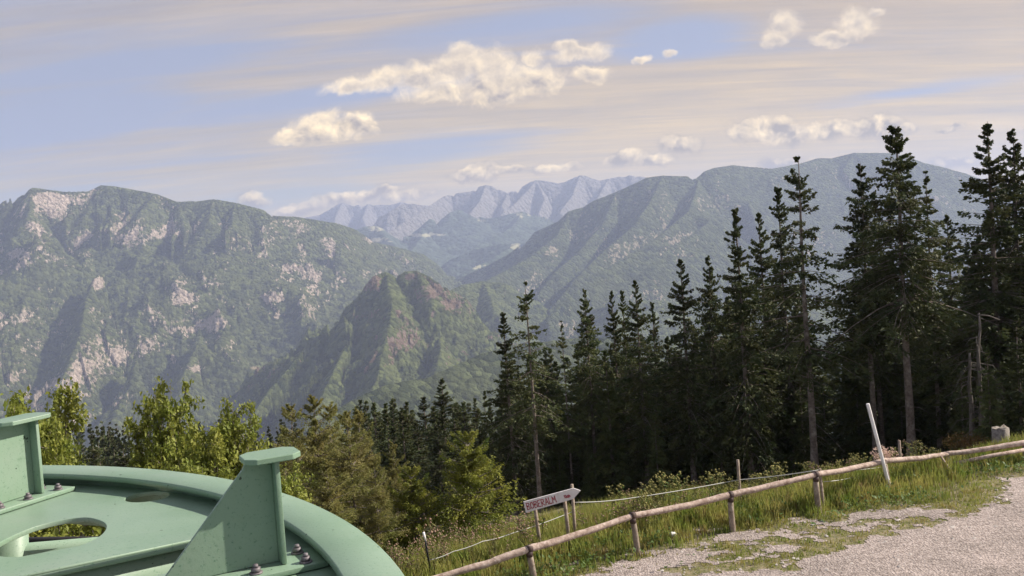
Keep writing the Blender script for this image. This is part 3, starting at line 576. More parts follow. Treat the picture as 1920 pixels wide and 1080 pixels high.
# tall spruces: heights ~17 m
tree_proto('full', 17, 3.2, .20, 210, 34, M_needle, M_bark, .21, 1, dead=16)
tree_proto('full_b', 17, 2.9, .14, 230, 34, M_needle, M_bark, .20, 2, ragged=.45, dead=16)
tree_proto('high', 17, 3.0, .42, 170, 34, M_needle, M_bark, .20, 3, ragged=.45, dead=34)
tree_proto('high_b', 17, 3.2, .46, 170, 38, M_needle, M_bark, .23, 4, ragged=.5, shape=.85, dead=34)
tree_proto('thin', 17, 1.9, .33, 105, 24, M_needle, M_bark, .15, 5, ragged=.55, dead=30, gaps=.5)
tree_proto('sparse', 17, 2.5, .38, 90, 28, M_needle, M_bark, .19, 6, ragged=.65, dead=30, gaps=.4, shape=.8)
tree_proto('fill', 16, 2.9, .03, 170, 26, M_needle, M_bark, .18, 7, ragged=.4, tuft=(.42, .10), sub=2, dead=0, boughs=False)
tree_proto('fill_b', 16, 2.5, .05, 170, 26, M_needle, M_bark, .18, 8, ragged=.5, tuft=(.42, .10), sub=2, dead=0, boughs=False)
tree_proto('far_a', 15, 2.4, .03, 90, 12, M_needle, M_bark, .16, 9, tuft=(.7, .2), sub=2, dead=0, boughs=False)
tree_proto('far_b', 15, 2.0, .03, 90, 12, M_needle, M_bark, .16, 10, tuft=(.65, .18), sub=2, dead=0, boughs=False, ragged=.5)

# the row of big trees: top px,py, distance, kind, width factor, label
TALL = [
 (943, 582, 44, 'full_b', 1.0, 'dark spruce with a forked top at the left end of the tall row'),
 (984, 527, 42, 'sparse', 1.0, 'slim spruce with spiky upturned branches, second from the left of the tall row'),
 (1052, 600, 47, 'thin', .9, 'thin short spruce with a bare stem above the arrow sign'),
 (1095, 540, 48, 'high', .85, 'spruce with an open top right of the thin short spruce'),
 (1146, 543, 50, 'full', .75, 'narrow pointed spruce, left of three close tops in the middle of the row'),
 (1166, 541, 55, 'full_b', .7, 'thin spruce top squeezed between two close neighbours in mid row'),
 (1190, 523, 47, 'full', .9, 'dark conical spruce, tallest of three close tops in the middle of the row'),
 (1222, 563, 54, 'full_b', .8, 'low spruce top between the three close tops and the broad spruce'),
 (1275, 483, 46, 'full', 1.05, 'broad dark spruce with a dense cone crown in the middle of the row'),
 (1327, 478, 50, 'high', .85, 'spruce with an airy upper crown, right of the broad dense one'),
 (1378, 385, 45, 'full_b', .95, 'tall dark spruce with a narrow pointed crown and thistles below'),
 (1422, 396, 49, 'full', .85, 'slender spruce between two taller ones above the middle of the rail fence'),
 (1458, 345, 47, 'full_b', .85, 'spruce touching the left side of the ragged broken-branched one'),
 (1494, 292, 42, 'sparse', 1.05, 'ragged spruce with long odd branches sticking out and an open top'),
 (1612, 305, 43, 'high', .9, 'spruce with a long bare grey trunk behind the leaning white pole'),
 (1677, 236, 40, 'high_b', 1.0, 'spruce with an odd antler-like top and the thickest bare trunk'),
 (1735, 318, 46, 'thin', 1.0, 'thin pointed spruce directly right of the antler-topped one'),
 (1775, 400, 50, 'full', 1.0, 'lower spruce filling the gap left of the tallest right-hand spruce'),
 (1850, 228, 42, 'full', 1.15, 'tallest spruce near the right edge with a dense wide crown'),
 (1897, 240, 44, 'high', 1.0, 'spruce with an airy top nearest the right edge of the photo'),
]
for px, py, d, kind, wd, lab in TALL:
    q = P(px, py, d); place_tree(kind, 'spruce_tree', q[0], q[1], q[2], lab, 'spruce tree', None, wide=wd)
# second rank and understorey that close the gaps between the stems
r = np.random.default_rng(11)
tops = [(900, 700), (943, 640), (985, 590), (1052, 620), (1120, 590), (1190, 560), (1240, 590), (1300, 530), (1350, 510), (1400, 450), (1440, 440), (1490, 470), (1535, 560), (1560, 560), (1590, 480), (1630, 430), (1680, 400), (1720, 420), (1790, 430), (1850, 380), (1920, 360), (2100, 360)]
tx = np.array([a for a, _ in tops]); ty = np.array([b for _, b in tops])
for k in range(145):
    d = r.uniform(47, 72); px = r.uniform(905, 2060) if 40 < k < 105 else (905 + (k + r.uniform(0, 1)) * 28 if k <= 40 else r.uniform(890, 1420)); py = np.interp(px, tx, ty) + (abs(r.normal(0, 60)) if k < 105 else r.uniform(10, 60)) + 40
    if k % 3 == 0: d = r.uniform(45, 52); py += 130
    q = P(px, min(py, 830), d); place_tree(random.choice(['fill', 'fill_b', 'fill', 'high']), 'spruce_tree', q[0], q[1], q[2], 'dark spruce standing inside the shaded stand behind the front row', 'spruce tree', 'spruces inside the shaded stand', wide=random.uniform(.85, 1.1) * 1.1)
# trees right of the frame that shade the stand
for px, d in ((1975, 42), (2040, 40), (2100, 44), (2180, 42), (2010, 50), (2140, 52)):
    q = P(px, 250, d); place_tree('full', 'spruce_tree', q[0], q[1], q[2], 'dark spruce standing inside the shaded stand behind the front row', 'spruce tree', 'spruces inside the shaded stand')
# low bushy young conifers on the right edge of the wood, behind the snag
for px, py, d, wd, lab in ((1850, 650, 35.8, 1.1, 'bushy mid-green spruce behind the two broken snags'), (1905, 590, 36, 1.3, 'bushy green spruce at the right edge above the tree stump'), (1800, 690, 39, 1.4, 'low bushy spruce left of the two broken snags')):
    q = P(px, py, d); place_tree('fill_b', 'spruce_tree', q[0], q[1], q[2], lab, 'spruce tree', None, wide=wd)

# the stand left of the tall row
MID = [(828, 708, 72, 'full', 1.5, 'dark pointed spruce rising above the low stand left of the tall row'), (793, 742, 75, 'full_b', 1.5, None), (762, 752, 80, 'full', 1.4, None), (868, 752, 70, 'full_b', 1.4, None), (890, 745, 74, 'full', 1.3, None), (735, 760, 84, 'full', 1.5, None), (700, 752, 92, 'full_b', 1.4, None), (675, 748, 100, 'full', 1.3, None), (850, 770, 66, 'full_b', 1.5, None), (780, 790, 62, 'full', 1.6, None), (735, 800, 64, 'full_b', 1.5, None), (820, 800, 58, 'full', 1.6, None), (690, 790, 76, 'full', 1.5, None)]
for px, py, d, kind, wd, lab in MID:
    q = P(px, py, d); place_tree(kind, 'spruce_tree', q[0], q[1], q[2], lab or 'dark spruce in the low stand between the larches and the tall row', 'spruce tree', None if lab else 'spruces in the low stand left of the tall row', wide=wd)
r = np.random.default_rng(5)
for k in range(42):
    px = r.uniform(650, 905); d = r.uniform(60, 150); py = 752 + abs(r.normal(0, 26)) + 6 * sin(px * .1)
    q = P(px, py, d); place_tree('fill' if d < 90 else 'far_a', 'spruce_tree', q[0], q[1], q[2], 'dark spruce in the low stand between the larches and the tall row', 'spruce tree', 'spruces in the low stand left of the tall row', wide=1.2)
# far conifers on the lower slope, seen past the bullwheel
for k in range(150):
    px = r.uniform(-60, 660); d = r.uniform(85, 300) if k > 50 else r.uniform(150, 210)
    py = 788 - 4 * sin(px * .05) + abs(r.normal(0, 6)) + max(0, (190 - d)) * .55
    q = P(px, py, d); zb = float(ground_z(np.array([q[0]]), np.array([q[1]]))[0])
    H_ = min(max(q[2] - zb, 9), 26); 
    place_tree(random.choice(['far_a', 'far_b']), 'conifer', q[0], q[1], q[2], 'small dark conifer in the distant wood below the mountain', 'conifer', 'conifers in the distant wood on the lower slope', zb=q[2] - H_, wide=1.0)
for px, py, d, lab in ((172, 822, 75, 'small pale conifer left of the other pale one, just above the green wheel rim'), (230, 832, 72, 'small pale conifer right of the other pale one, just above the green wheel rim')):
    q = P(px, py, d); place_tree('full', 'conifer', q[0], q[1], q[2], lab, 'conifer', None, zb=q[2] - 9, wide=1.5)

# larches in front
tree_proto('larch_a', 6, 1.75, .04, 150, 70, M_larch, M_bark, .07, 21, droop=.1, shape=.75, ragged=.45, tuft=(.13, .017), dead=4, sub=3)
tree_proto('larch_b', 6, 1.6, .05, 140, 70, M_larch, M_bark, .07, 22, droop=.05, shape=.6, ragged=.5, tuft=(.13, .017), dead=4, sub=3)
tree_proto('young', 3, 1.15, .02, 130, 62, M_young, M_bark, .04, 23, droop=-.15, shape=.6, ragged=.35, tuft=(.10, .015), dead=0, sub=3)
LAR = [(585, 742, 27, 'larch_a', .9, 'M', 'olive larch behind the bracket cap of the green wheel'), (545, 762, 29, 'larch_b', .9, 'M', 'olive larch at the left end of the larch group'), (650, 775, 24, 'larch_b', 1.0, 'M', 'yellow-brown larch with drooping tips in front of the larch group'), (615, 762, 30, 'larch_b', .9, 'M', 'larch standing behind the two front larches of the group'), (672, 768, 26, 'larch_a', .85, 'M', 'dark-stemmed larch at the right end of the larch group'),
       (735, 828, 25, 'larch_a', .8, 'M', 'green larch with a bare lower stem right of the larch group'), (700, 860, 23, 'larch_b', .9, 'M', 'low spreading larch beside the rim of the green wheel'), (610, 860, 21, 'larch_a', 1.1, 'M', 'low wide larch behind the right bracket of the green wheel')]
for px, py, d, kind, wd, _, lab in LAR:
    q = P(px, py, d); place_tree(kind, 'larch_tree', q[0], q[1], q[2], lab, 'larch tree', None, wide=wd)
q = P(876, 815, 24.5); place_tree('young', 'young_spruce', q[0], q[1], q[2], 'bushy yellow-green young spruce left of the arrow sign', 'spruce tree', None, wide=1.0)
q = P(770, 880, 24); place_tree('young', 'young_spruce', q[0], q[1], q[2], 'darker low young spruce between the larches and the yellow-green one', 'spruce tree', None, wide=1.0)

# sycamores: limbs with leaves at their ends
def leafy(name, H, R, nl, seed, leafs=9000, ls=.052, lean=0.0):
    r = np.random.default_rng(seed); m = MB(); tips = []
    m.tube([(0, 0, -1.0), (.05, .02, H * .25), (0, .06, H * .55)], [.16, .12, .06], 8, jit=.05)
    for i in range(nl):
        a = r.uniform(0, 2 * pi); z0 = r.uniform(.12, .55) * H; top = r.uniform(.45, 1.0); l = R * (1.15 - .75 * top) * r.uniform(.6, 1.15)
        p0 = np.array([0, 0, z0]); p3 = np.array([cos(a) * l, sin(a) * l, max(H * top, z0 + .3)]); p1 = p0 + (p3 - p0) * .33 + r.normal(0, .12, 3); p2 = p0 + (p3 - p0) * .68 + r.normal(0, .14, 3)
        m.tube([p0, p1, p2, p3], [.045, .03, .018, .006], 4, cap=False)
        for k in range(9):
            t = r.uniform(.3, 1.0); b0 = p1 + (p3 - p1) * t; dd = r.normal(0, 1, 3); dd[2] = abs(dd[2]) * .6; dd /= np.linalg.norm(dd); e = b0 + dd * r.uniform(.25, .7) * (1.2 - .6 * t)
            m.tube([b0, (b0 + e) / 2 + r.normal(0, .04, 3), e], [.012, .008, .003], 3, cap=False)
            tips += [(b0, e)]
    T = np.array(tips); idx = r.integers(0, len(T), leafs); t = r.uniform(.15, 1.1, leafs)[:, None]
    c = T[idx, 0] * (1 - t) + T[idx, 1] * t + r.normal(0, .075, (leafs, 3))
    nrm = r.normal(0, 1, (leafs, 3)); nrm[:, 2] = np.abs(nrm[:, 2]) + .5; nrm /= np.linalg.norm(nrm, axis=1)[:, None]
    a = np.cross(nrm, r.normal(0, 1, (leafs, 3))); a /= np.linalg.norm(a, axis=1)[:, None]; a[:, 2] -= .35; b_ = np.cross(nrm, a)
    s = (ls * r.uniform(.6, 1.3, leafs))[:, None]; fold = nrm * s * .3
    V = np.concatenate([c - a * s, c + b_ * s * .62 + fold, c + a * s * 1.05, c - b_ * s * .62 + fold]); i = np.arange(leafs)
    cm = mesh_np('crown', V, [np.stack([i, i + leafs, i + 2 * leafs], 1), np.stack([i, i + 2 * leafs, i + 3 * leafs], 1)], M_leaf, link=False).data
    o = m.build('trunk', M_leafbark, smooth=True); me = o.data; bpy.data.objects.remove(o)
    PROTO[name] = (H, me, cm)
leafy('leafy_a', 5.0, 2.0, 28, 31, 15000); leafy('leafy_b', 5.0, 1.7, 24, 32, 12500)
for px, py, d, kind, wd, lab in ((45, 690, 17, 'leafy_a', .62, 'yellow-green broadleaf tree behind the left bracket at the photo edge'), (372, 768, 17.5, 'leafy_a', .68, 'yellow-green broadleaf tree in the middle, behind the green wheel'), (302, 716, 18.5, 'leafy_b', .62, 'broadleaf tree with a tall thin leader, left in the middle clump'), (440, 752, 18, 'leafy_b', .62, 'broadleaf tree with an upright tip, right in the middle clump'),
    (515, 870, 15.5, 'leafy_b', .8, 'low broadleaf bush behind the right bracket of the wheel'), (70, 800, 15, 'leafy_b', .55, 'low broadleaf bush just right of the left bracket'), (330, 832, 14.5, 'leafy_a', .8, 'low broadleaf bush right behind the wheel rim'), (150, 900, 12, 'leafy_b', .9, 'broadleaf bush seen through the oval hole of the wheel'), (425, 850, 15.5, 'leafy_a', .7, 'low broadleaf bush between the middle clump and the right bracket')):
    q = P(px, py, d); place_tree(kind, 'broadleaf_tree', q[0], q[1], q[2], lab, 'broadleaf tree', None, wide=wd)

# ------------------------------------------------------------------ grass
M_grass = mat('grass_blades', (0.17, 0.23, 0.04), .7, var=(0.40, 0.37, 0.11), vscale=1.3, var2=(0.24, 0.16, 0.08), v2scale=2.6, transl=.35, coord='World')
def blades(name, x, y, h, wdt, m, seed, lean=.35):
    r = np.random.default_rng(seed); n = len(x); z = ground_z(x, y) - .01
    a = r.uniform(0, 2 * pi, n); h = h * r.uniform(.5, 1.3, n); w_ = wdt * r.uniform(.6, 1.4, n)
    sx, sy = np.cos(a) * w_, np.sin(a) * w_; b_ = r.uniform(0, 2 * pi, n); l = lean * h * r.uniform(.2, 1.2, n)
    mxp = np.stack([x + np.cos(b_) * l * .3, y + np.sin(b_) * l * .3, z + h * .6], 1); tp = np.stack([x + np.cos(b_) * l, y + np.sin(b_) * l, z + h], 1)
    p0 = np.stack([x - sx, y - sy, z], 1); p1 = np.stack([x + sx, y + sy, z], 1); s2 = np.stack([sx, sy, 0 * sx], 1) * .7
    i = np.arange(n); V = np.concatenate([p0, p1, mxp - s2, mxp + s2, tp])
    return mesh_np(name, V, [np.stack([i, i + n, i + 3 * n, i + 2 * n], 1), np.stack([i + 2 * n, i + 3 * n, i + 4 * n], 1)], m)
r = np.random.default_rng(3)
x = r.uniform(-9, 22, 620000); y = r.uniform(13.5, 36, 620000); s = (y - fence_y(x)) * .905
rm = np.concatenate([road_mask(x[i:i + 60000], y[i:i + 60000]) for i in range(0, len(x), 60000)])
dens = np.where(s > -.5, .62, .62 * sstep(-rm, -.02, .08)) * (rm < .02) * (s < 9) * (1 - .93 * sstep(s, 1.5, 3.2) * sstep(x, 7, 11)) * (.45 + .55 * sstep(fbm(x * .9, y * .9, 4, seed=12), .35, .6)) * (x > s * -1.2 - 6)
k = r.uniform(0, 1, len(x)) < dens; x = x[k]; y = y[k]; s = s[k]; rm = rm[k]
hh = .11 + .36 * sstep(s, -1.0, .5) * (.4 + .8 * fbm(x * .6, y * .6, 3, seed=14)) + .18 * sstep(s, 1, 3)
hh = hh * (1 - .5 * sstep(x, 8, 12) * sstep(s, .3, 1.5))
hh = hh * (.5 + .7 * sstep(-rm, 0, .8))
tag(blades('grass', x, y, hh, .011 + .004 * (hh > .2), M_grass, 5), kind='stuff')

# low leafy herbs near the posts
M_herb = mat('herb_leaves', (0.07, 0.13, 0.028), .6, var=(0.13, 0.20, 0.05), vscale=2.5, transl=.3, coord='World')
r = np.random.default_rng(8); n = 80000; x = r.uniform(-4, 20, n); y = r.uniform(15, 34, n); s = (y - fence_y(x)) * .905; pt = fbm(x * .7, y * .7, 3, seed=44)
k = (s > -1.3) & (s < 4) & (pt > .46) & (road_mask(x, y) < -.1); x = x[k]; y = y[k]; n = len(x); z = ground_z(x, y) + r.uniform(0, .22, n)
a = r.uniform(0, 6.28, n); sz = r.uniform(.02, .045, n); el = r.uniform(-.3, .9, n)
c = np.stack([x, y, z], 1); A = np.stack([np.cos(a) * np.cos(el), np.sin(a) * np.cos(el), np.sin(el)], 1) * sz[:, None] * 1.5; B_ = np.stack([-np.sin(a), np.cos(a), 0 * a], 1) * sz[:, None] * .8; i = np.arange(n)
tag(mesh_np('ground_herbs', np.concatenate([c, c + A + B_, c + A * 1.9, c + A - B_]), [np.stack([i, i + n, i + 2 * n, i + 3 * n], 1)], M_herb), kind='stuff')

# loose stones on the road
M_stone = mat('pale_limestone_chips', (0.50, 0.46, 0.43), .9, var=(0.30, 0.27, 0.25), vscale=6, coord='World')
r = np.random.default_rng(15); n = 9000; x = r.uniform(0, 21, n); y = r.uniform(15, 29, n); rmv = road_mask(x, y); k = (rmv > -.25) & (r.uniform(0, 1, n) < np.where(rmv < .5, 1.0, .35)); x = x[k]; y = y[k]; n = len(x)
z = ground_z(x, y) + .012; sz = r.gamma(2.0, .008, n).clip(.008, .055); a = r.uniform(0, 6.28, n); Vp = []
for q_, hh_ in ((0, .0), (1.57, .0), (3.14, .0), (4.71, .0)): rr = sz * r.uniform(.7, 1.3, n); Vp.append(np.stack([x + np.cos(a + q_) * rr, y + np.sin(a + q_) * rr, z], 1))
Vp.append(np.stack([x + r.normal(0, .3, n) * sz, y + r.normal(0, .3, n) * sz, z + sz * r.uniform(.5, .9, n)], 1)); i = np.arange(n)
tag(mesh_np('loose_stones', np.concatenate(Vp), [np.stack([i + j * n, i + ((j + 1) % 4) * n, i + 4 * n], 1) for j in range(4)], M_stone), kind='stuff')

# tall weeds: stem with leaves and dry flower heads
M_stem = mat('weed_stems', (0.16, 0.15, 0.05), .8, var=(0.11, 0.13, 0.04), vscale=4, transl=.2)
M_dry = mat('pink_brown_seed_heads', (0.42, 0.27, 0.22), .9, var=(0.30, 0.20, 0.12), vscale=9, var2=(0.60, 0.45, 0.38), v2scale=22, transl=.25, rand=.25)
M_cream = mat('cream_thistle_heads', (0.34, 0.31, 0.12), .9, var=(0.28, 0.27, 0.09), vscale=9, transl=.3, rand=.2)
def weed(seed, H, dry, heads, spread, leafn=26, hs=.030):
    r = np.random.default_rng(seed); m = MB(); hd = MB(); lf = []
    ns = 3 if spread > .1 else 2
    for sidx in range(ns):
        top = np.array([r.normal(0, spread), r.normal(0, spread), H * r.uniform(.75, 1.05)]); q = [np.array([r.normal(0, .03), r.normal(0, .03), -.05]), top * [.3, .3, .5], top]
        m.tube(q, [.010, .008, .004], 4, cap=False)
        for k in range(leafn // ns):
            t = r.uniform(.1, .95); lf.append(q[1] * min(t * 2, 1) * 1.0 if t < .5 else q[1] + (q[2] - q[1]) * (t * 2 - 1))
        for k in range(heads):
            t = r.uniform(.62, 1.0); b0 = q[1] + (q[2] - q[1]) * (t * 2 - 1); e = b0 + np.array([r.normal(0, .06), r.normal(0, .06), r.uniform(.0, .09)])
            m.tube([b0, e], [.004, .003], 3, cap=False)
            nv = 6; a = np.arange(nv) * 2 * pi / nv; rr = hs * r.uniform(.5, 1.1); ring = np.stack([np.cos(a) * rr, np.sin(a) * rr, np.zeros(nv)], 1) * r.uniform(.6, 1.3, (nv, 1))
            V = np.concatenate([[e - [0, 0, rr * .7]], ring + e, [e + [0, 0, rr * .9]]]); f = [(0, 1 + (j + 1) % nv, 1 + j) for j in range(nv)] + [(nv + 1, 1 + j, 1 + (j + 1) % nv) for j in range(nv)]
            hd.add(V, F3=f)
    c = np.array(lf); n = len(c); a = r.uniform(0, 6.28, n); l = r.uniform(.05, .13, n)[:, None]; d = np.stack([np.cos(a), np.sin(a), r.uniform(-.4, .6, n)], 1); sd_ = np.stack([-np.sin(a), np.cos(a), 0 * a], 1)
    V = np.concatenate([c, c + d * l * .5 + sd_ * l * .18, c + d * l, c + d * l * .5 - sd_ * l * .18]); i = np.arange(n)
    v1 = np.concatenate(m.V); q4 = np.concatenate(m.F4); v2 = np.concatenate(hd.V); q3 = np.concatenate(hd.F3) + len(v1); f3 = [np.concatenate(m.F3)] if m.F3 else []
    nf3 = sum(len(f) for f in f3); o1 = mesh_np('flower_stalk', np.concatenate([v1, v2]), [q4] + f3 + [q3], None, mats=[M_stem, M_dry if dry else M_cream], midx=[0] * (len(q4) + nf3) + [1] * len(q3), link=False)
    o2 = mesh_np('leaves', V, [np.stack([i, i + n, i + 2 * n, i + 3 * n], 1)], M_herb if not dry else M_stem, link=False)
    return (o1.data, o2.data)
WP = {'dry': [weed(1, .95, True, 6, .12, 40, .022), weed(2, .75, True, 9, .08, 40, .026), weed(3, 1.1, True, 5, .06, 40, .03), weed(4, .6, True, 10, .15, 40, .02)], 'thistle': [weed(5, .95, False, 15, .10, 34), weed(6, .8, False, 18, .14, 34), weed(7, 1.05, False, 12, .08, 30)]}
def put_weed(kind, px, py_top, Y, label, group, hfix=None):
    q = P(px, py_top, Y); z = float(ground_z(q[0:1], q[1:2])[0]); ms = random.choice(WP[kind]); H = max(v.co.z for v in ms[0].vertices)
    s = np.clip((q[2] - z) / H, .35, 1.9); e = empty('thistle' if kind == 'thistle' else 'weed_plant', (q[0], q[1], z), random.uniform(0, 6.28)); e.scale = (min(s, 1.3),) * 2 + (s,); tag(e, label, 'thistle' if kind == 'thistle' else 'weed', group)
    for nm, me in zip(('flower_stalk', 'leaves'), ms): c = bpy.data.objects.new(nm, me); C.objects.link(c); c.parent = e
r = np.random.default_rng(77)
def off_fence(px, extra):                # forward distance a little beyond the fence for a pixel column
    d = ray(px, 900.); k = d[0] / d[1]; return (18.4 + extra) / (1 - .47 * k)
for px, py in [(1240, 882), (1250, 888), (1232, 890), (1262, 890), (1275, 884), (1283, 890), (1340, 880), (1350, 886), (1358, 884), (1330, 892), (1210, 905), (1190, 912), (1300, 900), (1440, 876), (1452, 872), (1465, 868), (1472, 874), (1430, 884), (1510, 864), (1520, 868), (1600, 852), (1612, 856), (1545, 866), (1380, 896), (1400, 890), (1735, 846), (1750, 838), (1165, 905), (1150, 910)]:
    put_weed('thistle', px + r.uniform(-3, 3), py + r.uniform(-2, 5), off_fence(px, r.uniform(1.6, 2.8)), 'tall leafy thistle with cream heads along the wire fence before the dark wood', 'thistles along the wire fence')
for k in range(75):
    px = r.uniform(715, 1010); ext = r.uniform(.6, 5.5); Y = off_fence(px, ext); g0 = P(px, 900, Y)
    gz = float(ground_z(g0[0:1], g0[1:2])[0]); h = r.uniform(.45, 1.15); base = np.array([[g0[0], g0[1], gz + h]]); _, pyt = proj(base)
    put_weed('dry', px, float(pyt[0]), Y, 'dry weed with pinkish brown seed heads on the bank left of the arrow sign', 'dry weeds on the bank left of the sign')
for k in range(85):
    px = r.uniform(1080, 1760); ext = r.uniform(.9, 3.4); Y = off_fence(px, ext); g0 = P(px, 900, Y)
    gz = float(ground_z(g0[0:1], g0[1:2])[0]); h = r.uniform(.45, 1.0); base = np.array([[g0[0], g0[1], gz + h]]); _, pyt = proj(base)
    put_weed('dry' if px < 1200 or r.uniform() < .4 else 'thistle', px, float(pyt[0]), Y, 'low weed behind the rail fence between the taller thistles', 'low weeds behind the rail fence')
put_weed('dry', 803, 925, off_fence(803, 3.0), 'tallest dry weed stalk, above the white-topped black stake', None)

# ------------------------------------------------------------------ rail fence
M_rail = mat('weathered_rail_wood', (0.48, 0.38, 0.32), .85, var=(0.24, 0.17, 0.14), vscale=6, var2=(0.62, 0.52, 0.46), v2scale=13, bump=.5, bscale=18, bdist=.02)
M_post = mat('grey_post_wood', (0.30, 0.24, 0.19), .9, var=(0.18, 0.14, 0.11), vscale=5, var2=(0.40, 0.35, 0.28), v2scale=9, bump=.5, bscale=18)
M_strap = mat('rusty_dark_strap', (0.045, 0.030, 0.032), .7, var=(0.08, 0.05, 0.04), vscale=12)
posts = [((800, 1130), (798, 1090)), ((1003, 1093), (992, 1029)), ((1196, 1040), (1186, 967)), ((1374, 996), (1369, 928)), ((1535, 961), (1529, 890)), ((1668, 917), (1658, 864)), ((1780, 882), (1775, 851)), ((1925, 868), (1920, 829))]
rf = empty('rail_fence', tuple(G(1374, 996))); tag(rf, 'low rustic log rail fence along the gravel road', 'fence'); o0 = np.array(rf.location)
node = []
for (bx, by), (tx_, ty_) in posts:
    gp = G(bx, by); d = ray(tx_, ty_); tp = P(tx_, ty_, gp[1]); gz = float(ground_z(gp[0:1], gp[1:2])[0]); gp[2] = gz; node.append((gp, tp))
for i, (gp, tp) in enumerate(node):
    m = MB(); e = tp - [0, 0, .07]; m.tube([gp - [0, 0, .35] - o0, gp - o0, (gp * .45 + e * .55) - o0 + rng.normal(0, .008, 3), e - o0], [.075, .072, .068, .064], 10, jit=.05); m.build('post', M_post, rf, smooth=True)
for i in range(len(node) - 1):
    a_, b_ = node[i][1] - o0, node[i + 1][1] - o0; m = MB(); t = np.linspace(-.02, 1.02, 22)[:, None]; p = a_ * (1 - t) + b_ * t; p[:, 2] += -.03 * np.sin(t[:, 0] * pi) * (1 if i != 3 else .3) + np.interp(np.arange(22), np.arange(0, 24, 3), rng.normal(0, .007, 8))
    p[:, 1] -= .004 * (i % 2); m.tube(p, (np.linspace(.074, .066, 22) if i % 2 else np.linspace(.066, .076, 22)) * (1 + rng.normal(0, .03, 22)), 14, jit=.045); m.build('rail', M_rail, rf, smooth=True)
for i in (1, 2, 3, 4):
    a_ = node[i][1] - o0; m = MB(); dr = node[i + 1][1] - node[i][1]; dr = dr / np.linalg.norm(dr); m.tube([a_ - dr * .055, a_ + dr * .055], [.084, .084], 14); m.tube([a_ - [0, .01, .16], a_ - [0, .01, .05]], [.07, .075], 10); m.build('strap', M_strap, rf)
# lower second pole of the last bay
p1 = P(1790, 869, node[6][0][1] - .12) - o0; p2 = P(1925, 843, node[7][0][1] - .12) - o0; m = MB(); m.tube([p1, (p1 + p2) / 2 + [0, 0, .02], p2], [.05, .055, .05], 10, jit=.06); m.build('rail', M_rail, rf, smooth=True)
# broken brace
m = MB(); gA = P(1762, 852, node[6][0][1] - .15); gB = G(1795, 897); m.tube([gA, (gA + gB) / 2 + [0, 0, -.03], gB - [0, 0, .05]], [.025, .03, .02], 7, jit=.1); o = m.build('wooden_stick', M_rail, smooth=True); tag(o, 'thin broken wooden stick leaning off the rail near the right end of the fence', 'stick')

# wire fence behind
M_wire = mat('pale_fence_tape', (0.55, 0.55, 0.52), .6)
wf = empty('wire_fence', tuple(P(1383, 925, off_fence(1383, 1.6)))); tag(wf, 'thin electric tape fence on slim wooden stakes behind the rail fence', 'fence'); o0 = np.array(wf.location)
stk = [(1072, 908, 1.7), (1383, 862, 1.5), (1686, 826, 1.6)]; tops_ = []
for px, py, ex in stk:
    Y = off_fence(px, ex); tp = P(px, py, Y); gz = float(ground_z(tp[0:1], tp[1:2])[0]); m = MB(); m.tube([np.array([tp[0], tp[1], gz - .3]) - o0, np.array([tp[0], tp[1], gz + .3]) - o0, tp - o0], [.045, .042, .038], 7, jit=.06); m.build('stake', M_post, wf, smooth=True); tops_.append((px, Y))
Y5 = off_fence(1540, -.15); tp = P(1537, 879, Y5); g5 = P(1545, 962, Y5); m = MB(); m.tube([g5 - o0 - [0, 0, .3], g5 - o0, tp - o0], [.04, .04, .036], 7, jit=.05); m.build('stake', M_post, wf, smooth=True)
def wire(pts, rad=.012, sag=.02):
    q = np.array([P(px, py, off_fence(px, ex)) for px, py, ex in pts]) - o0; m = MB(); L_ = []
    for i in range(len(q) - 1):
        t = np.linspace(0, 1, 9)[:-1, None]; s_ = q[i] * (1 - t) + q[i + 1] * t; s_[:, 2] -= sag * np.sin(t[:, 0] * pi); L_.append(s_)
    L_.append(q[-1:]); m.tube(np.concatenate(L_), rad, 5); m.build('wire', M_wire, wf)
wire([(1078, 942, 1.7), (1170, 936, 1.65), (1383, 900, 1.5), (1537, 881, .1)]); wire([(1545, 903, -.1), (1600, 895, .8), (1686, 880, 1.55), (1780, 868, 1.2), (1925, 850, 1.2)], .009)
wire([(1545, 886, 0.0), (1686, 872, 1.55), (1760, 862, 1.2)], .008)
wire([(806, 1050, 1.0), (850, 1034, 1.05), (905, 1015, 1.1), (960, 1000, 1.3), (1072, 960, 1.7)], .009)
# black stake with a white top
Y = off_fence(800, 1.0); tp = P(794, 998, Y); g_ = P(806, 1052, Y); M_black = mat('black_plastic', (0.012, 0.012, 0.014), .5); M_white = mat('white_paint', (0.80, 0.80, 0.80), .45, var=(0.70, 0.68, 0.66), vscale=6)
m = MB(); m.tube([g_ - [0, 0, .25], g_ + (tp - g_) * .72], [.022, .022], 8); sk = m.build('fence_stake', M_black, smooth=True); tag(sk, 'short black stake with a white top in the weeds left of the sign', 'stake')
m = MB(); m.tube([g_ + (tp - g_) * .722, tp], [.026, .026], 8); m.build('white_top', M_white, sk, smooth=True)
# leaning white pole
a_ = G(1670, 921); Y = a_[1]; b_ = P(1627, 757, Y - .05); m = MB(); v_ = (b_ - a_) / np.linalg.norm(b_ - a_)
m.tube([a_ - v_ * .3, a_, (a_ + b_) / 2, b_], [.045, .045, .045, .045], 14); o = m.build('marker_pole', M_white, smooth=True, bevel=.004); tag(o, 'tall white pole leaning left against the rail fence', 'pole')

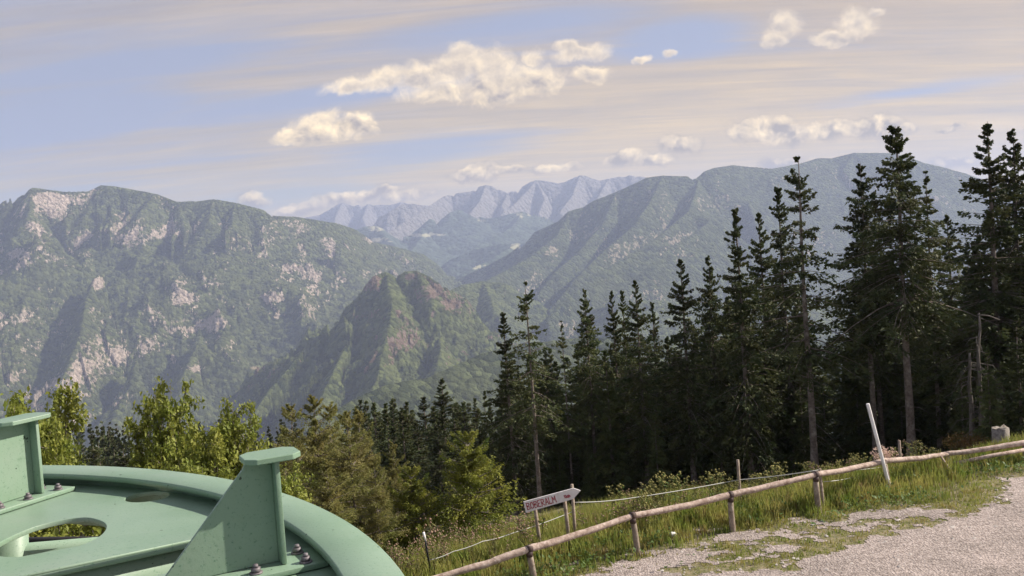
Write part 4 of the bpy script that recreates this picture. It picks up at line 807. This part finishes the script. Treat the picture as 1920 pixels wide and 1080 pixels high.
# ------------------------------------------------------------------ arrow sign
M_plank = mat('bleached_sign_board', (0.76, 0.73, 0.73), .8, var=(0.62, 0.58, 0.57), vscale=5, var2=(0.74, 0.71, 0.71), v2scale=14, bump=.3, bscale=25)
M_red = mat('faded_red_lettering', (0.40, 0.045, 0.07), .7, var=(0.50, 0.16, 0.17), vscale=20)
Ys = 19.9; cor = [P(*c, Ys) for c in ((981.5, 941), (1075.5, 915.5), (1088.5, 920), (1075, 935.5), (986, 961.5))]
sg = empty('arrow_sign', tuple(P(1030, 1000, Ys))); tag(sg, 'pinkish wooden arrow sign with red hand lettering reading BOBERALM', 'sign'); o0 = np.array(sg.location)
fr = np.array(cor) - o0; bk = fr + [0, .035, 0]; n = 5
o = mesh_np('board', np.concatenate([fr, bk]), [np.array([[i, i + 5, (i + 1) % 5 + 5, (i + 1) % 5] for i in range(5)])], M_plank, sg)
bmf = o.data; 
import bmesh
bm = bmesh.new(); vs = [bm.verts.new(v) for v in np.concatenate([fr, bk])]; bm.faces.new(vs[:5]); bm.faces.new(vs[5:][::-1])
for i in range(5): bm.faces.new((vs[i], vs[i + 5], vs[(i + 1) % 5 + 5], vs[(i + 1) % 5]))
bmesh.ops.recalc_face_normals(bm, faces=bm.faces); bm.to_mesh(bmf); bm.free()
for (tx_, ty_), (bx, by) in (((1003, 957), (1018, 1062)), ((1058, 938), (1070, 1040))):
    t1 = P(tx_, ty_ - 6, Ys + .07) - o0; b1 = P(bx, by, Ys + .07) - o0; m = MB(); m.tube([b1 - [0, 0, .15], (b1 + t1) / 2, t1], [.045, .043, .04], 8, jit=.05); m.build('post', M_post, sg, smooth=True)
LET = {'B': [[(0, 0), (0, 1), (.5, .9), (.55, .7), (.05, .52), (.6, .35), (.55, .08), (0, 0)]], 'O': [[(.1, .1), (0, .5), (.12, .92), (.45, .95), (.6, .5), (.45, .05), (.1, .1)]], 'E': [[(.55, 0), (0, 0), (0, 1), (.55, 1)], [(0, .5), (.45, .52)]], 'R': [[(0, 0), (0, 1), (.5, .92), (.5, .6), (0, .48), (.6, 0)]], 'A': [[(0, 0), (.3, 1), (.62, 0)], [(.12, .35), (.5, .38)]], 'L': [[(0, 1), (0, 0), (.5, .03)]], 'M': [[(0, 0), (.05, 1), (.35, .4), (.65, 1), (.7, 0)]],
       '1': [[(.05, .75), (.25, 1), (.25, 0)]], '0': [[(.1, .1), (0, .5), (.12, .92), (.4, .95), (.5, .5), (.4, .05), (.1, .1)]], 'm': [[(0, 0), (0, .6), (.25, .6), (.25, 0)], [(.25, .6), (.5, .6), (.55, 0)]], 'i': [[(0, 0), (0, .6)], [(0, .8), (0, .9)]], 'n': [[(0, 0), (0, .6), (.35, .55), (.35, 0)]]}
ux = fr[1] - fr[0]; Lx = np.linalg.norm(ux); ux /= Lx; uz = np.cross([0, -1.0, 0], ux) * -1; uz = np.array([-ux[2], 0, ux[0]])
wd_ = np.linalg.norm(fr[4] - fr[0]); org = fr[4] + uz * 0 
def letters(text, x0, base, h, gap, th):
    m = MB(); x = x0; rr = np.random.default_rng(4)
    for ch in text:
        for st_ in LET[ch]:
            pts = [org + ux * (x + a * h * .72) + uz * (base + b * h + rr.normal(0, .003)) + np.array([0, -.006, 0]) for a, b in st_]
            for p, q in zip(pts[:-1], pts[1:]):
                d = q - p; l = np.linalg.norm(d); d = d / l; nn = np.cross(d, [0, 1, 0]) * th; d = d * th * .6
                m.box_pts = None; V = [p - d - nn, q + d - nn, q + d + nn, p - d + nn]; V = np.array(V + [v + np.array([0, .0035, 0]) for v in V]); m.add(V, [(0, 1, 2, 3), (7, 6, 5, 4), (0, 4, 5, 1), (1, 5, 6, 2), (2, 6, 7, 3), (3, 7, 4, 0)])
        wch = max(a for s_ in LET[ch] for a, _ in s_); x += (wch * .72 + gap) * h
    return m
letters('BOBERALM', .06, .055, .150, .15, .0090).build('lettering', M_red, sg)
letters('10min', .93, .085, .075, .16, .0065).build('lettering', M_red, sg)

# stump, snags, dry branches, white stone, ferny bush
q = P(1878, 826, 33.5); gz = float(ground_z(q[0:1], q[1:2])[0]); m = MB(); n = 16; a = np.arange(n) * 2 * pi / n; rr = .30 * (1 + .12 * np.sin(a * 3) + rng.uniform(-.06, .06, n))
ztop = P(1878, 797, 33.5)[2]; tz = ztop - gz; V = []; 
for zz1, k in ((-.3, 1.35), (0, 1.2), (tz * .4, 1.03), (tz * .95, 1.0)): V.append(np.stack([np.cos(a) * rr * k, np.sin(a) * rr * k, np.full(n, zz1) + (rng.uniform(-.05, .09, n) if zz1 > tz * .9 else 0)], 1))
V.append(np.stack([np.cos(a) * rr * .72, np.sin(a) * rr * .72, np.full(n, tz * .9)], 1)); V.append([[0, 0, tz * .86]]); V = np.concatenate(V)
f4 = [(i * n + j, i * n + (j + 1) % n, (i + 1) * n + (j + 1) % n, (i + 1) * n + j) for i in range(4) for j in range(n)]; f3 = [(4 * n + j, 4 * n + (j + 1) % n, 5 * n) for j in range(n)]
m.add(V, f4, f3); o = m.build('tree_stump', M_dead, smooth=True); o.location = (q[0], q[1], gz); tag(o, 'pale grey tree stump behind the right end of the rail fence', 'stump')
def snag(px, py, pb, d, r0, lab, seed, hook=None):
    q = P(px, py, d); b1 = P(pb[0], pb[1], d); gz = float(ground_z(q[0:1], q[1:2])[0]); b1[2] = min(b1[2], gz) ; r = np.random.default_rng(seed); m = MB(); tt_ = np.linspace(0, 1, 12)[:, None]; m.tube((q - b1) * tt_ - [0, 0, .3] * (1 - tt_) + r.normal(0, .03, (12, 3)), np.linspace(r0 * 1.5, r0 * .45, 12) * r.uniform(.8, 1.2, 12), 9, jit=.2); H = (q - b1)[2]
    for i in range(34):
        z1 = r.uniform(.15, .95) * H; a = r.uniform(0, 6.28); l = r.uniform(.3, 1.2); m.tube([(0, 0, z1), (cos(a) * l * .5, sin(a) * l * .5, z1 - .1 * l), (cos(a) * l, sin(a) * l, z1 - .75 * l)], [.02, .014, .004], 4, cap=False)
    if hook is not None: h_ = P(hook[0], hook[1], d) - b1; m.tube([q - b1 - [0, 0, .05], (q - b1 + h_) / 2 + [0, 0, .04], h_], [.045, .035, .02], 6)
    o = m.build('dead_tree', M_snag, smooth=True); o.location = tuple(b1); tag(o, lab, 'dead tree')
snag(1833, 588, (1842, 830), 37.0, .085, 'taller grey dead trunk with a bent-over broken top near the right edge', 1, (1875, 600)); snag(1817, 662, (1823, 825), 37.2, .10, 'shorter grey dead trunk beside the taller bent one', 2)
def brush(px, py, d, lab, seed, n_=22, R=.9):
    q = P(px, py, d); gz = float(ground_z(q[0:1], q[1:2])[0]); q[2] = gz; r = np.random.default_rng(seed); m = MB()
    for i in range(n_):
        a = r.uniform(0, 6.28); l = r.uniform(.5, 1.3) * R; p0 = np.array([r.normal(0, .3), r.normal(0, .3), 0]); m.tube([p0, p0 + [cos(a) * l * .4, sin(a) * l * .4, l * .8], p0 + [cos(a) * l, sin(a) * l, l * r.uniform(.2, .9)]], [.016, .011, .004], 4, cap=False)
    o = m.build('dry_branches', M_snag); o.location = tuple(q); tag(o, lab, 'dead branches')
brush(1580, 850, 30.5, 'pile of bare arching dead branches left of the leaning white pole', 3); brush(1545, 858, 31, 'smaller tangle of bare twigs in the dark wood edge, left of the big pile', 4, 16, .8)
M_rust = mat('russet_fern', (0.16, 0.085, 0.03), .8, var=(0.09, 0.08, 0.03), vscale=3, transl=.3); M_blossom = mat('pale_pink_leaves', (0.62, 0.40, 0.34), .8, var=(0.75, 0.60, 0.50), vscale=7, transl=.3)
def bush(name, px, py, d, hh, R, n, m_, lab, cat, sz, seed):
    q = P(px, py, d); gz = float(ground_z(q[0:1], q[1:2])[0]); r = np.random.default_rng(seed); c = r.normal(0, .42, (n, 3)); c /= np.maximum(1, np.linalg.norm(c, axis=1))[:, None]; c = c * [R, R, hh * .5] + [0, 0, q[2] - gz - hh * .5]
    a = r.normal(0, 1, (n, 3)); a /= np.linalg.norm(a, axis=1)[:, None]; b_ = np.cross(a, r.normal(0, 1, (n, 3))); b_ /= np.linalg.norm(b_, axis=1)[:, None]; s_ = (sz * r.uniform(.6, 1.3, n))[:, None]; i = np.arange(n)
    e = empty(name, (q[0], q[1], gz)); tag(e, lab, cat); mesh_np('leaves', np.concatenate([c, c + a * s_ + b_ * s_ * .35, c + a * s_ * 2, c + a * s_ - b_ * s_ * .35]), [np.stack([i, i + n, i + 2 * n, i + 3 * n], 1)], m_, e)
    m = MB()
    for k in range(14): t = c[r.integers(0, n)]; m.tube([(0, 0, -.1), t * [.4, .4, .6], t], [.012, .009, .004], 4, cap=False)
    m.build('stem', M_stem, e)
bush('fern_bush', 1812, 812, 35.5, .75, .95, 1500, M_rust, 'low russet fern bush left of the grey tree stump', 'bush', .05, 1)
bush('pink_bush', 1662, 838, off_fence(1662, 2.2), .45, .42, 420, M_blossom, 'small bush with pale pink leaves between the white pole and the slim stake', 'bush', .045, 2)
q = G(1261, 1001, .12); m = MB(); a, b_ = np.meshgrid(np.arange(10) * 2 * pi / 10, np.linspace(-1.2, 1.2, 6)); rr = 1 + rng.uniform(-.15, .15, a.shape)
V = np.stack([np.cos(a) * np.cos(b_) * .09 * rr, np.sin(a) * np.cos(b_) * .08 * rr, np.sin(b_) * .06 * rr], -1).reshape(-1, 3); m.add(V, [(i * 10 + j, i * 10 + (j + 1) % 10, (i + 1) * 10 + (j + 1) % 10, (i + 1) * 10 + j) for i in range(5) for j in range(10)]); m.add(np.array([[0, 0, .058], [0, 0, -.058]]) , None, None)
m.add(V[50:60], None, [(0, i, i + 1) for i in range(1, 9)]); o = m.build('white_stone', M_white, smooth=True); o.location = (q[0], q[1], float(ground_z(q[0:1], q[1:2])[0]) + .10); tag(o, 'small white stone lying in the grass below the rail fence', 'stone')

# ------------------------------------------------------------------ bullwheel of the chairlift
def painted(name):
    m = bpy.data.materials.new(name); m.use_nodes = True; N = m.node_tree.nodes; L = m.node_tree.links; b = N['Principled BSDF']; b.inputs['Roughness'].default_value = .42; b.inputs['Specular IOR Level'].default_value = .45
    co = N.new('ShaderNodeTexCoord').outputs['Object']
    def noise(s, d=5, r=.6):
        n = N.new('ShaderNodeTexNoise'); L.new(co, n.inputs['Vector']); n.inputs['Scale'].default_value = s; n.inputs['Detail'].default_value = d; n.inputs['Roughness'].default_value = r; return n.outputs['Fac']
    def mixc(f, lo, hi, a, c):
        mr = N.new('ShaderNodeMapRange'); L.new(f, mr.inputs[0]); mr.inputs[1].default_value = lo; mr.inputs[2].default_value = hi; x = N.new('ShaderNodeMix'); x.data_type = 'RGBA'; L.new(mr.outputs[0], x.inputs[0])
        for i, q in ((6, a), (7, c)):
            if isinstance(q, tuple): x.inputs[i].default_value = (*q, 1)
            else: L.new(q, x.inputs[i])
        return x.outputs[2]
    c = mixc(noise(3.0), .35, .65, (0.168, 0.262, 0.178), (0.212, 0.305, 0.226))
    c = mixc(noise(1.6, 6, .7), .50, .72, c, (0.22, 0.29, 0.23)); c = mixc(noise(140, 3, .7), .58, .72, c, (0.08, 0.17, 0.11)); c = mixc(noise(9, 7, .75), .62, .74, c, (0.10, 0.19, 0.12))
    sp = mixc(noise(38, 2, .5), .735, .75, c, (0.03, 0.05, 0.03)); L.new(sp, b.inputs['Base Color'])
    bp = N.new('ShaderNodeBump'); bp.inputs['Strength'].default_value = .25; bp.inputs['Distance'].default_value = .002; L.new(noise(90, 4, .7), bp.inputs['Height']); L.new(bp.outputs[0], b.inputs['Normal'])
    mr = N.new('ShaderNodeMapRange'); L.new(noise(6), mr.inputs[0]); mr.inputs[3].default_value = .3; mr.inputs[4].default_value = .6; L.new(mr.outputs[0], b.inputs['Roughness'])
    return m
M_green = painted('green_machine_paint')
M_steel = mat('galvanised_bolt', (0.20, 0.185, 0.20), .6, var=(0.14, 0.12, 0.13), vscale=90, metal=.3)
M_rubber = mat('black_rubber_liner', (0.02, 0.018, 0.022), .6)
WH = .62; WC = np.array([-3.66459496 * WH, 1.68998679 * WH, CAMZ - WH]); RO, RI = 3.444889 * WH, 3.260738 * WH; ZW = -.047
bw = empty('bullwheel', tuple(WC)); tag(bw, 'big green steel chairlift bullwheel with raised brackets in the left foreground', 'cable wheel')
def lathe(prof, n=160, closed=True):
    a = np.arange(n) * 2 * pi / n; V = np.concatenate([np.stack([np.cos(a) * r_, np.sin(a) * r_, np.full(n, z_)], 1) for r_, z_ in prof]); k = len(prof); f = []
    for i in range(k if closed else k - 1):
        i2 = (i + 1) % k
        for j in range(n): f.append((i * n + j, i * n + (j + 1) % n, i2 * n + (j + 1) % n, i2 * n + j))
    m = MB(); m.add(V, f); return m
rim = lathe([(RI, -.002), (RI + .003, 0), (RO - .003, 0), (RO, -.002), (RO, -.017), (RO - .045, -.018), (RO - .048, -.15), (RO, -.152), (RO, -.168), (RI, -.168), (RI, -.152), (RO - .066, -.15), (RO - .066, -.020), (RI, -.018)]).build('rim', M_green, bw)
rub = lathe([(RO - .045, -.05), (RO - .01, -.05), (RO - .02, -.085), (RO - .01, -.12), (RO - .045, -.12)]).build('rubber_liner', M_rubber, bw)
def Lc(px, py, z=ZW): return G(px, py, WC[2] + z) - WC
def plate(name, outer, holes, z, th, m_=M_green, bev=.002):
    cu_ = bpy.data.curves.new(name, 'CURVE'); cu_.dimensions = '2D'; cu_.fill_mode = 'BOTH'; cu_.extrude = th / 2; cu_.bevel_depth = bev; cu_.bevel_resolution = 1
    for loop in [outer] + holes:
        s_ = cu_.splines.new('POLY'); s_.points.add(len(loop) - 1)
        for i, p in enumerate(loop): s_.points[i].co = (p[0], p[1], 0, 1)
        s_.use_cyclic_u = True
    t_ = bpy.data.objects.new('tmp', cu_); C.objects.link(t_); dg = bpy.context.evaluated_depsgraph_get(); me = bpy.data.meshes.new_from_object(t_.evaluated_get(dg)); bpy.data.objects.remove(t_)
    me.materials.clear(); me.materials.append(m_); me.name = name; o = bpy.data.objects.new(name, me); C.objects.link(o); o.parent = bw; o.location = (0, 0, z - th / 2 - bev); return o
def circ(cx, cy, rx, ry, rot=0, n=48):
    a = np.arange(n) * 2 * pi / n; x = np.cos(a) * rx; y = np.sin(a) * ry; return np.stack([cx + x * cos(rot) - y * sin(rot), cy + x * sin(rot) + y * cos(rot)], 1)
def rotp(p, a): p = np.asarray(p); return np.stack([p[:, 0] * cos(a) - p[:, 1] * sin(a), p[:, 0] * sin(a) + p[:, 1] * cos(a)], 1)
# oval hole outline from its traced edge (far half), closed symmetrically
hp = np.array([Lc(*p)[:2] for p in ((0, 1016), (60, 989), (120, 974), (165, 970), (197, 980), (197, 996), (170, 1015), (100, 1040), (60, 1044), (0, 1043))])
hc = hp.mean(0); bigc = hc + (hc - hp[4]) * .12
e1 = hp[4] - hp[0]; rotb = math.atan2(*(hp[3] - hp[7])[::-1])
from math import hypot
ln = float(np.linalg.norm(hp[2] - hp[8])) / 2
hole = np.concatenate([hp])
def smooth_loop(p, n=72):
    p = np.asarray(p); k = len(p); o_ = []
    for i in range(k):
        a, b_, c_, d_ = p[i - 1], p[i], p[(i + 1) % k], p[(i + 2) % k]
        for t in np.linspace(0, 1, n // k, endpoint=False): o_.append(.5 * ((2 * b_) + (-a + c_) * t + (2 * a - 5 * b_ + 4 * c_ - d_) * t * t + (-a + 3 * b_ - 3 * c_ + d_) * t ** 3))
    return np.array(o_)
hole = smooth_loop(np.concatenate([hp, [hp[0] * .55 + hp[9] * .45 + (hp[0] - hp[4]) * .06]]))
shc = Lc(276, 931)[:2]; sh = circ(shc[0], shc[1], .075, .062, math.atan2(shc[1], shc[0]) + pi / 2)
# openings between the sector plates
lA, lB = Lc(59, 1080)[:2], Lc(350, 1018)[:2]; dl = (lB - lA) / np.linalg.norm(lB - lA); lC = lA - dl * .75; lD = lB + dl * .06
ang = lambda p: math.atan2(p[1], p[0])
arc0 = ang(lD); rD_ = np.linalg.norm(lD)
cut = [lC, lD] + [np.array([cos(a) * rD_, sin(a) * rD_]) for a in np.linspace(arc0, radians(33.5), 5)[1:]] + [np.array([cos(a) * r_, sin(a) * r_]) for a, r_ in ((radians(33.3), 1.25),)]
cut2 = [np.array([cos(a) * 1.86, sin(a) * 1.86]) for a in np.linspace(radians(23), radians(-14), 14)] + [np.array([cos(a) * .8, sin(a) * .8]) for a in np.linspace(radians(-14), radians(15), 6)]
holes = [circ(0, 0, .16, .16)]
for k in range(4):
    a = k * pi / 2; holes += [rotp(hole, a), rotp(sh, a), rotp(cut, a), rotp(cut2, a)]
holes = [h[::-1] for h in holes]
plate('web_plate', circ(0, 0, RO - .067, RO - .067, n=200), holes, ZW, .010)
for k in range(4):
    a = k * pi / 2; m = MB()
    for p, q in ((lC, lD),):
        p, q = rotp([p, q], a); nn = np.array([-(q - p)[1], (q - p)[0]]); nn /= np.linalg.norm(nn); p = p + nn * .012; q = q + nn * .012
        V = [(p[0], p[1], ZW - .014), (q[0], q[1], ZW - .014), (q[0], q[1], ZW - .15), (p[0], p[1], ZW - .15)]; V += [(x + nn[0] * .01, y + nn[1] * .01, z) for x, y, z in V]; m.add(V, [(0, 1, 2, 3), (7, 6, 5, 4), (0, 4, 5, 1), (1, 5, 6, 2), (2, 6, 7, 3), (3, 7, 4, 0)])
    m.build('spoke_wall', M_green, bw)
    fl = rotp(np.array(cut) * .999 + 0, a); fl2 = rotp(cut2, a)
    plate('floor_plate', fl + (fl - fl.mean(0)) * .03, [], ZW - .151, .008); plate('floor_plate', fl2 + (fl2 - fl2.mean(0)) * .03, [], ZW - .151, .008)
# raised strip on the spoke
sA, sB = Lc(0, 1056)[:2], Lc(380, 985)[:2]; sdv_ = (sB - sA) / np.linalg.norm(sB - sA)
for k in range(4):
    a = k * pi / 2; o = plate('spoke_strip', rotp([sA - sdv_ * .5, sB, lB + dl * .05, lA - dl * .5], a), [], ZW + .0065, .003)
# brackets
def bracket(flange_bot, flange_top_z, ang_, inner_r, capsz, rot, topw=.062):
    """radial gusset with an outer end flange, base plate, cap and bolts, drawn at angle ang_"""
    e = np.array([cos(ang_), sin(ang_), 0]); s_ = np.array([-sin(ang_), cos(ang_), 0]); ro = flange_bot; zt = flange_top_z; zb = ZW + .016
    Mx = np.stack([e, s_, [0, 0, 1]], 1); zt = zt + .008; side0 = s_ * .030
    g = MB(); pts = [(inner_r, zb), (ro - .004, zb), (ro - .004, zt), (ro - topw, zt), (ro - topw - .005, zt - .012)]; A = np.array([side0 + e * r_ + s_ * -.005 + [0, 0, z_] for r_, z_ in pts]); B2 = A + s_ * .010
    bm = bmesh.new(); v1 = [bm.verts.new(v) for v in A]; v2 = [bm.verts.new(v) for v in B2]; bm.faces.new(v1[::-1]); bm.faces.new(v2); k = len(pts)
    for i in range(k): bm.faces.new((v1[i], v1[(i + 1) % k], v2[(i + 1) % k], v2[i]))
    bmesh.ops.recalc_face_normals(bm, faces=bm.faces); me = bpy.data.meshes.new('bracket'); bm.to_mesh(me); bm.free(); me.materials.append(M_green); o = bpy.data.objects.new('bracket', me); C.objects.link(o); o.parent = bw
    bv = o.modifiers.new('bevel', 'BEVEL'); bv.width = .0015; bv.segments = 2
    m = MB(); m.box(side0 + e * (ro + .0015) + [0, 0, (zb + zt) / 2], .0055, .036, (zt - zb) / 2 - .0005, Mx); m.build('end_flange', M_green, o, bevel=.0015)
    m = MB(); m.box(side0 * .6 + e * ((inner_r + ro) / 2 + .035) + [0, 0, ZW + .0085], (ro - inner_r) / 2 + .055, .062, .0065, Mx); m.build('base_plate', M_green, o, bevel=.002)
    c_ = side0 + e * (ro + .012 - capsz[0] + .045); hx, hy, ch = capsz[0], capsz[1], .022; q = [(hx, hy - ch), (hx - ch, hy), (-hx + ch, hy), (-hx, hy - ch), (-hx, -hy + ch), (-hx + ch, -hy), (hx - ch, -hy), (hx, -hy + ch)]
    q = rotp(q, rot); bm = bmesh.new(); lo = [bm.verts.new((c_[0] + x, c_[1] + y, zt + .0005)) for x, y in q]; hi = [bm.verts.new((c_[0] + x, c_[1] + y, zt + .0135)) for x, y in q]; bm.faces.new(hi); bm.faces.new(lo[::-1])
    for i in range(8): bm.faces.new((lo[i], lo[(i + 1) % 8], hi[(i + 1) % 8], hi[i]))
    me = bpy.data.meshes.new('cap_plate'); bm.to_mesh(me); bm.free(); me.materials.append(M_green); o2 = bpy.data.objects.new('cap_plate', me); C.objects.link(o2); o2.parent = o; bv = o2.modifiers.new('bevel', 'BEVEL'); bv.width = .002; bv.segments = 2
    for r_, sd_ in ((ro + .045, -.038), (ro + .045, .038), (ro - .065, -.038), (ro - .065, .038), (inner_r + .06, -.038), (inner_r + .06, .038), ((inner_r + ro) / 2, .038)):
        bp_ = side0 * .6 + e * r_ + s_ * sd_; m = MB(); z_ = ZW + .0152
        m.tube([bp_ + [0, 0, z_], bp_ + [0, 0, z_ + .003]], [.0145, .0145], 16); m.tube([bp_ + [0, 0, z_ + .0032], bp_ + [0, 0, z_ + .013]], [.0105, .0105], 6); m.tube([bp_ + [0, 0, z_ + .0132], bp_ + [0, 0, z_ + .020]], [.0062, .0055], 10); m.build('bolt', M_steel, o)
fb1 = Lc(532, 1058, ZW + .015); a1 = ang(fb1); r1 = float(np.linalg.norm(fb1[:2])); zt1 = P(515, 871, fb1[1] + WC[1])[2] - WC[2]
in1 = Lc(292, 1100, ZW + .015); 
fb2 = Lc(78, 925, ZW + .015); a2 = ang(fb2); r2 = float(np.linalg.norm(fb2[:2])); zt2 = P(62, 792, fb2[1] + WC[1])[2] - WC[2]
adir1 = math.atan2(fb1[1] - in1[1], fb1[0] - in1[0])
print('BRACKET', math.degrees(a1), r1, zt1, math.degrees(adir1), np.linalg.norm(in1[:2]), math.degrees(a2), r2, zt2)
stp = a2 - a1
for k in range(9):
    a = a1 + stp * k if k < 2 else a1 + stp + (2 * pi - stp) / 8 * (k - 1)
    bracket(r1 if k != 1 else r2, zt1 if k != 1 else zt2, a, r1 - .262, (.062, .052) if k != 1 else (.088, .055), a + radians(0), .062 if k != 1 else .19)
# hub and support of the wheel
m = lathe([(.02, ZW + .06), (.30, ZW + .06), (.32, ZW + .02), (.32, ZW - .01), (.02, ZW - .01)], 40).build('hub', M_green, bw)
st_ = empty('lift_mast', (WC[0], WC[1], 0)); tag(st_, 'green steel mast and beams carrying the bullwheel', 'mast'); zc = WC[2]
m = MB(); m.tube([(0, 0, -.3), (0, 0, zc - .30)], [.30, .22], 24); m.build('column', M_green, st_, smooth=True)
m = MB(); m.tube([(0, 0, zc - .295), (0, 0, zc + ZW - .012)], [.10, .10], 24); m.build('axle', M_steel, st_, smooth=True)
q1 = Lc(40, 1030, -.34)[:2]
m = MB(); m.tube([(q1[0] - .12, q1[1] + .04, zc - .9), (q1[0] - .03, q1[1], zc - .21)], [.075, .06], 20); m.build('strut', M_green, st_, smooth=True)
m = MB(); a_ = Lc(0, 1040, -.36); b_ = Lc(215, 1022, -.36); dd = b_ - a_; m.tube([a_ - dd * 4, b_ + dd * .8][:2], [.035, .035], 14)
for o_ in (m.build('beam', M_green, st_, smooth=True),): o_.location = (0, 0, zc - 0)
m = MB(); a_ = Lc(50, 1014, -.36); b_ = Lc(215, 1012, -.36); dd = b_ - a_; m.tube([a_ - dd * 3, b_ + dd * 1.5], [.014, .014], 10); o_ = m.build('cable', M_rubber, st_, smooth=True); o_.location = (0, 0, zc)
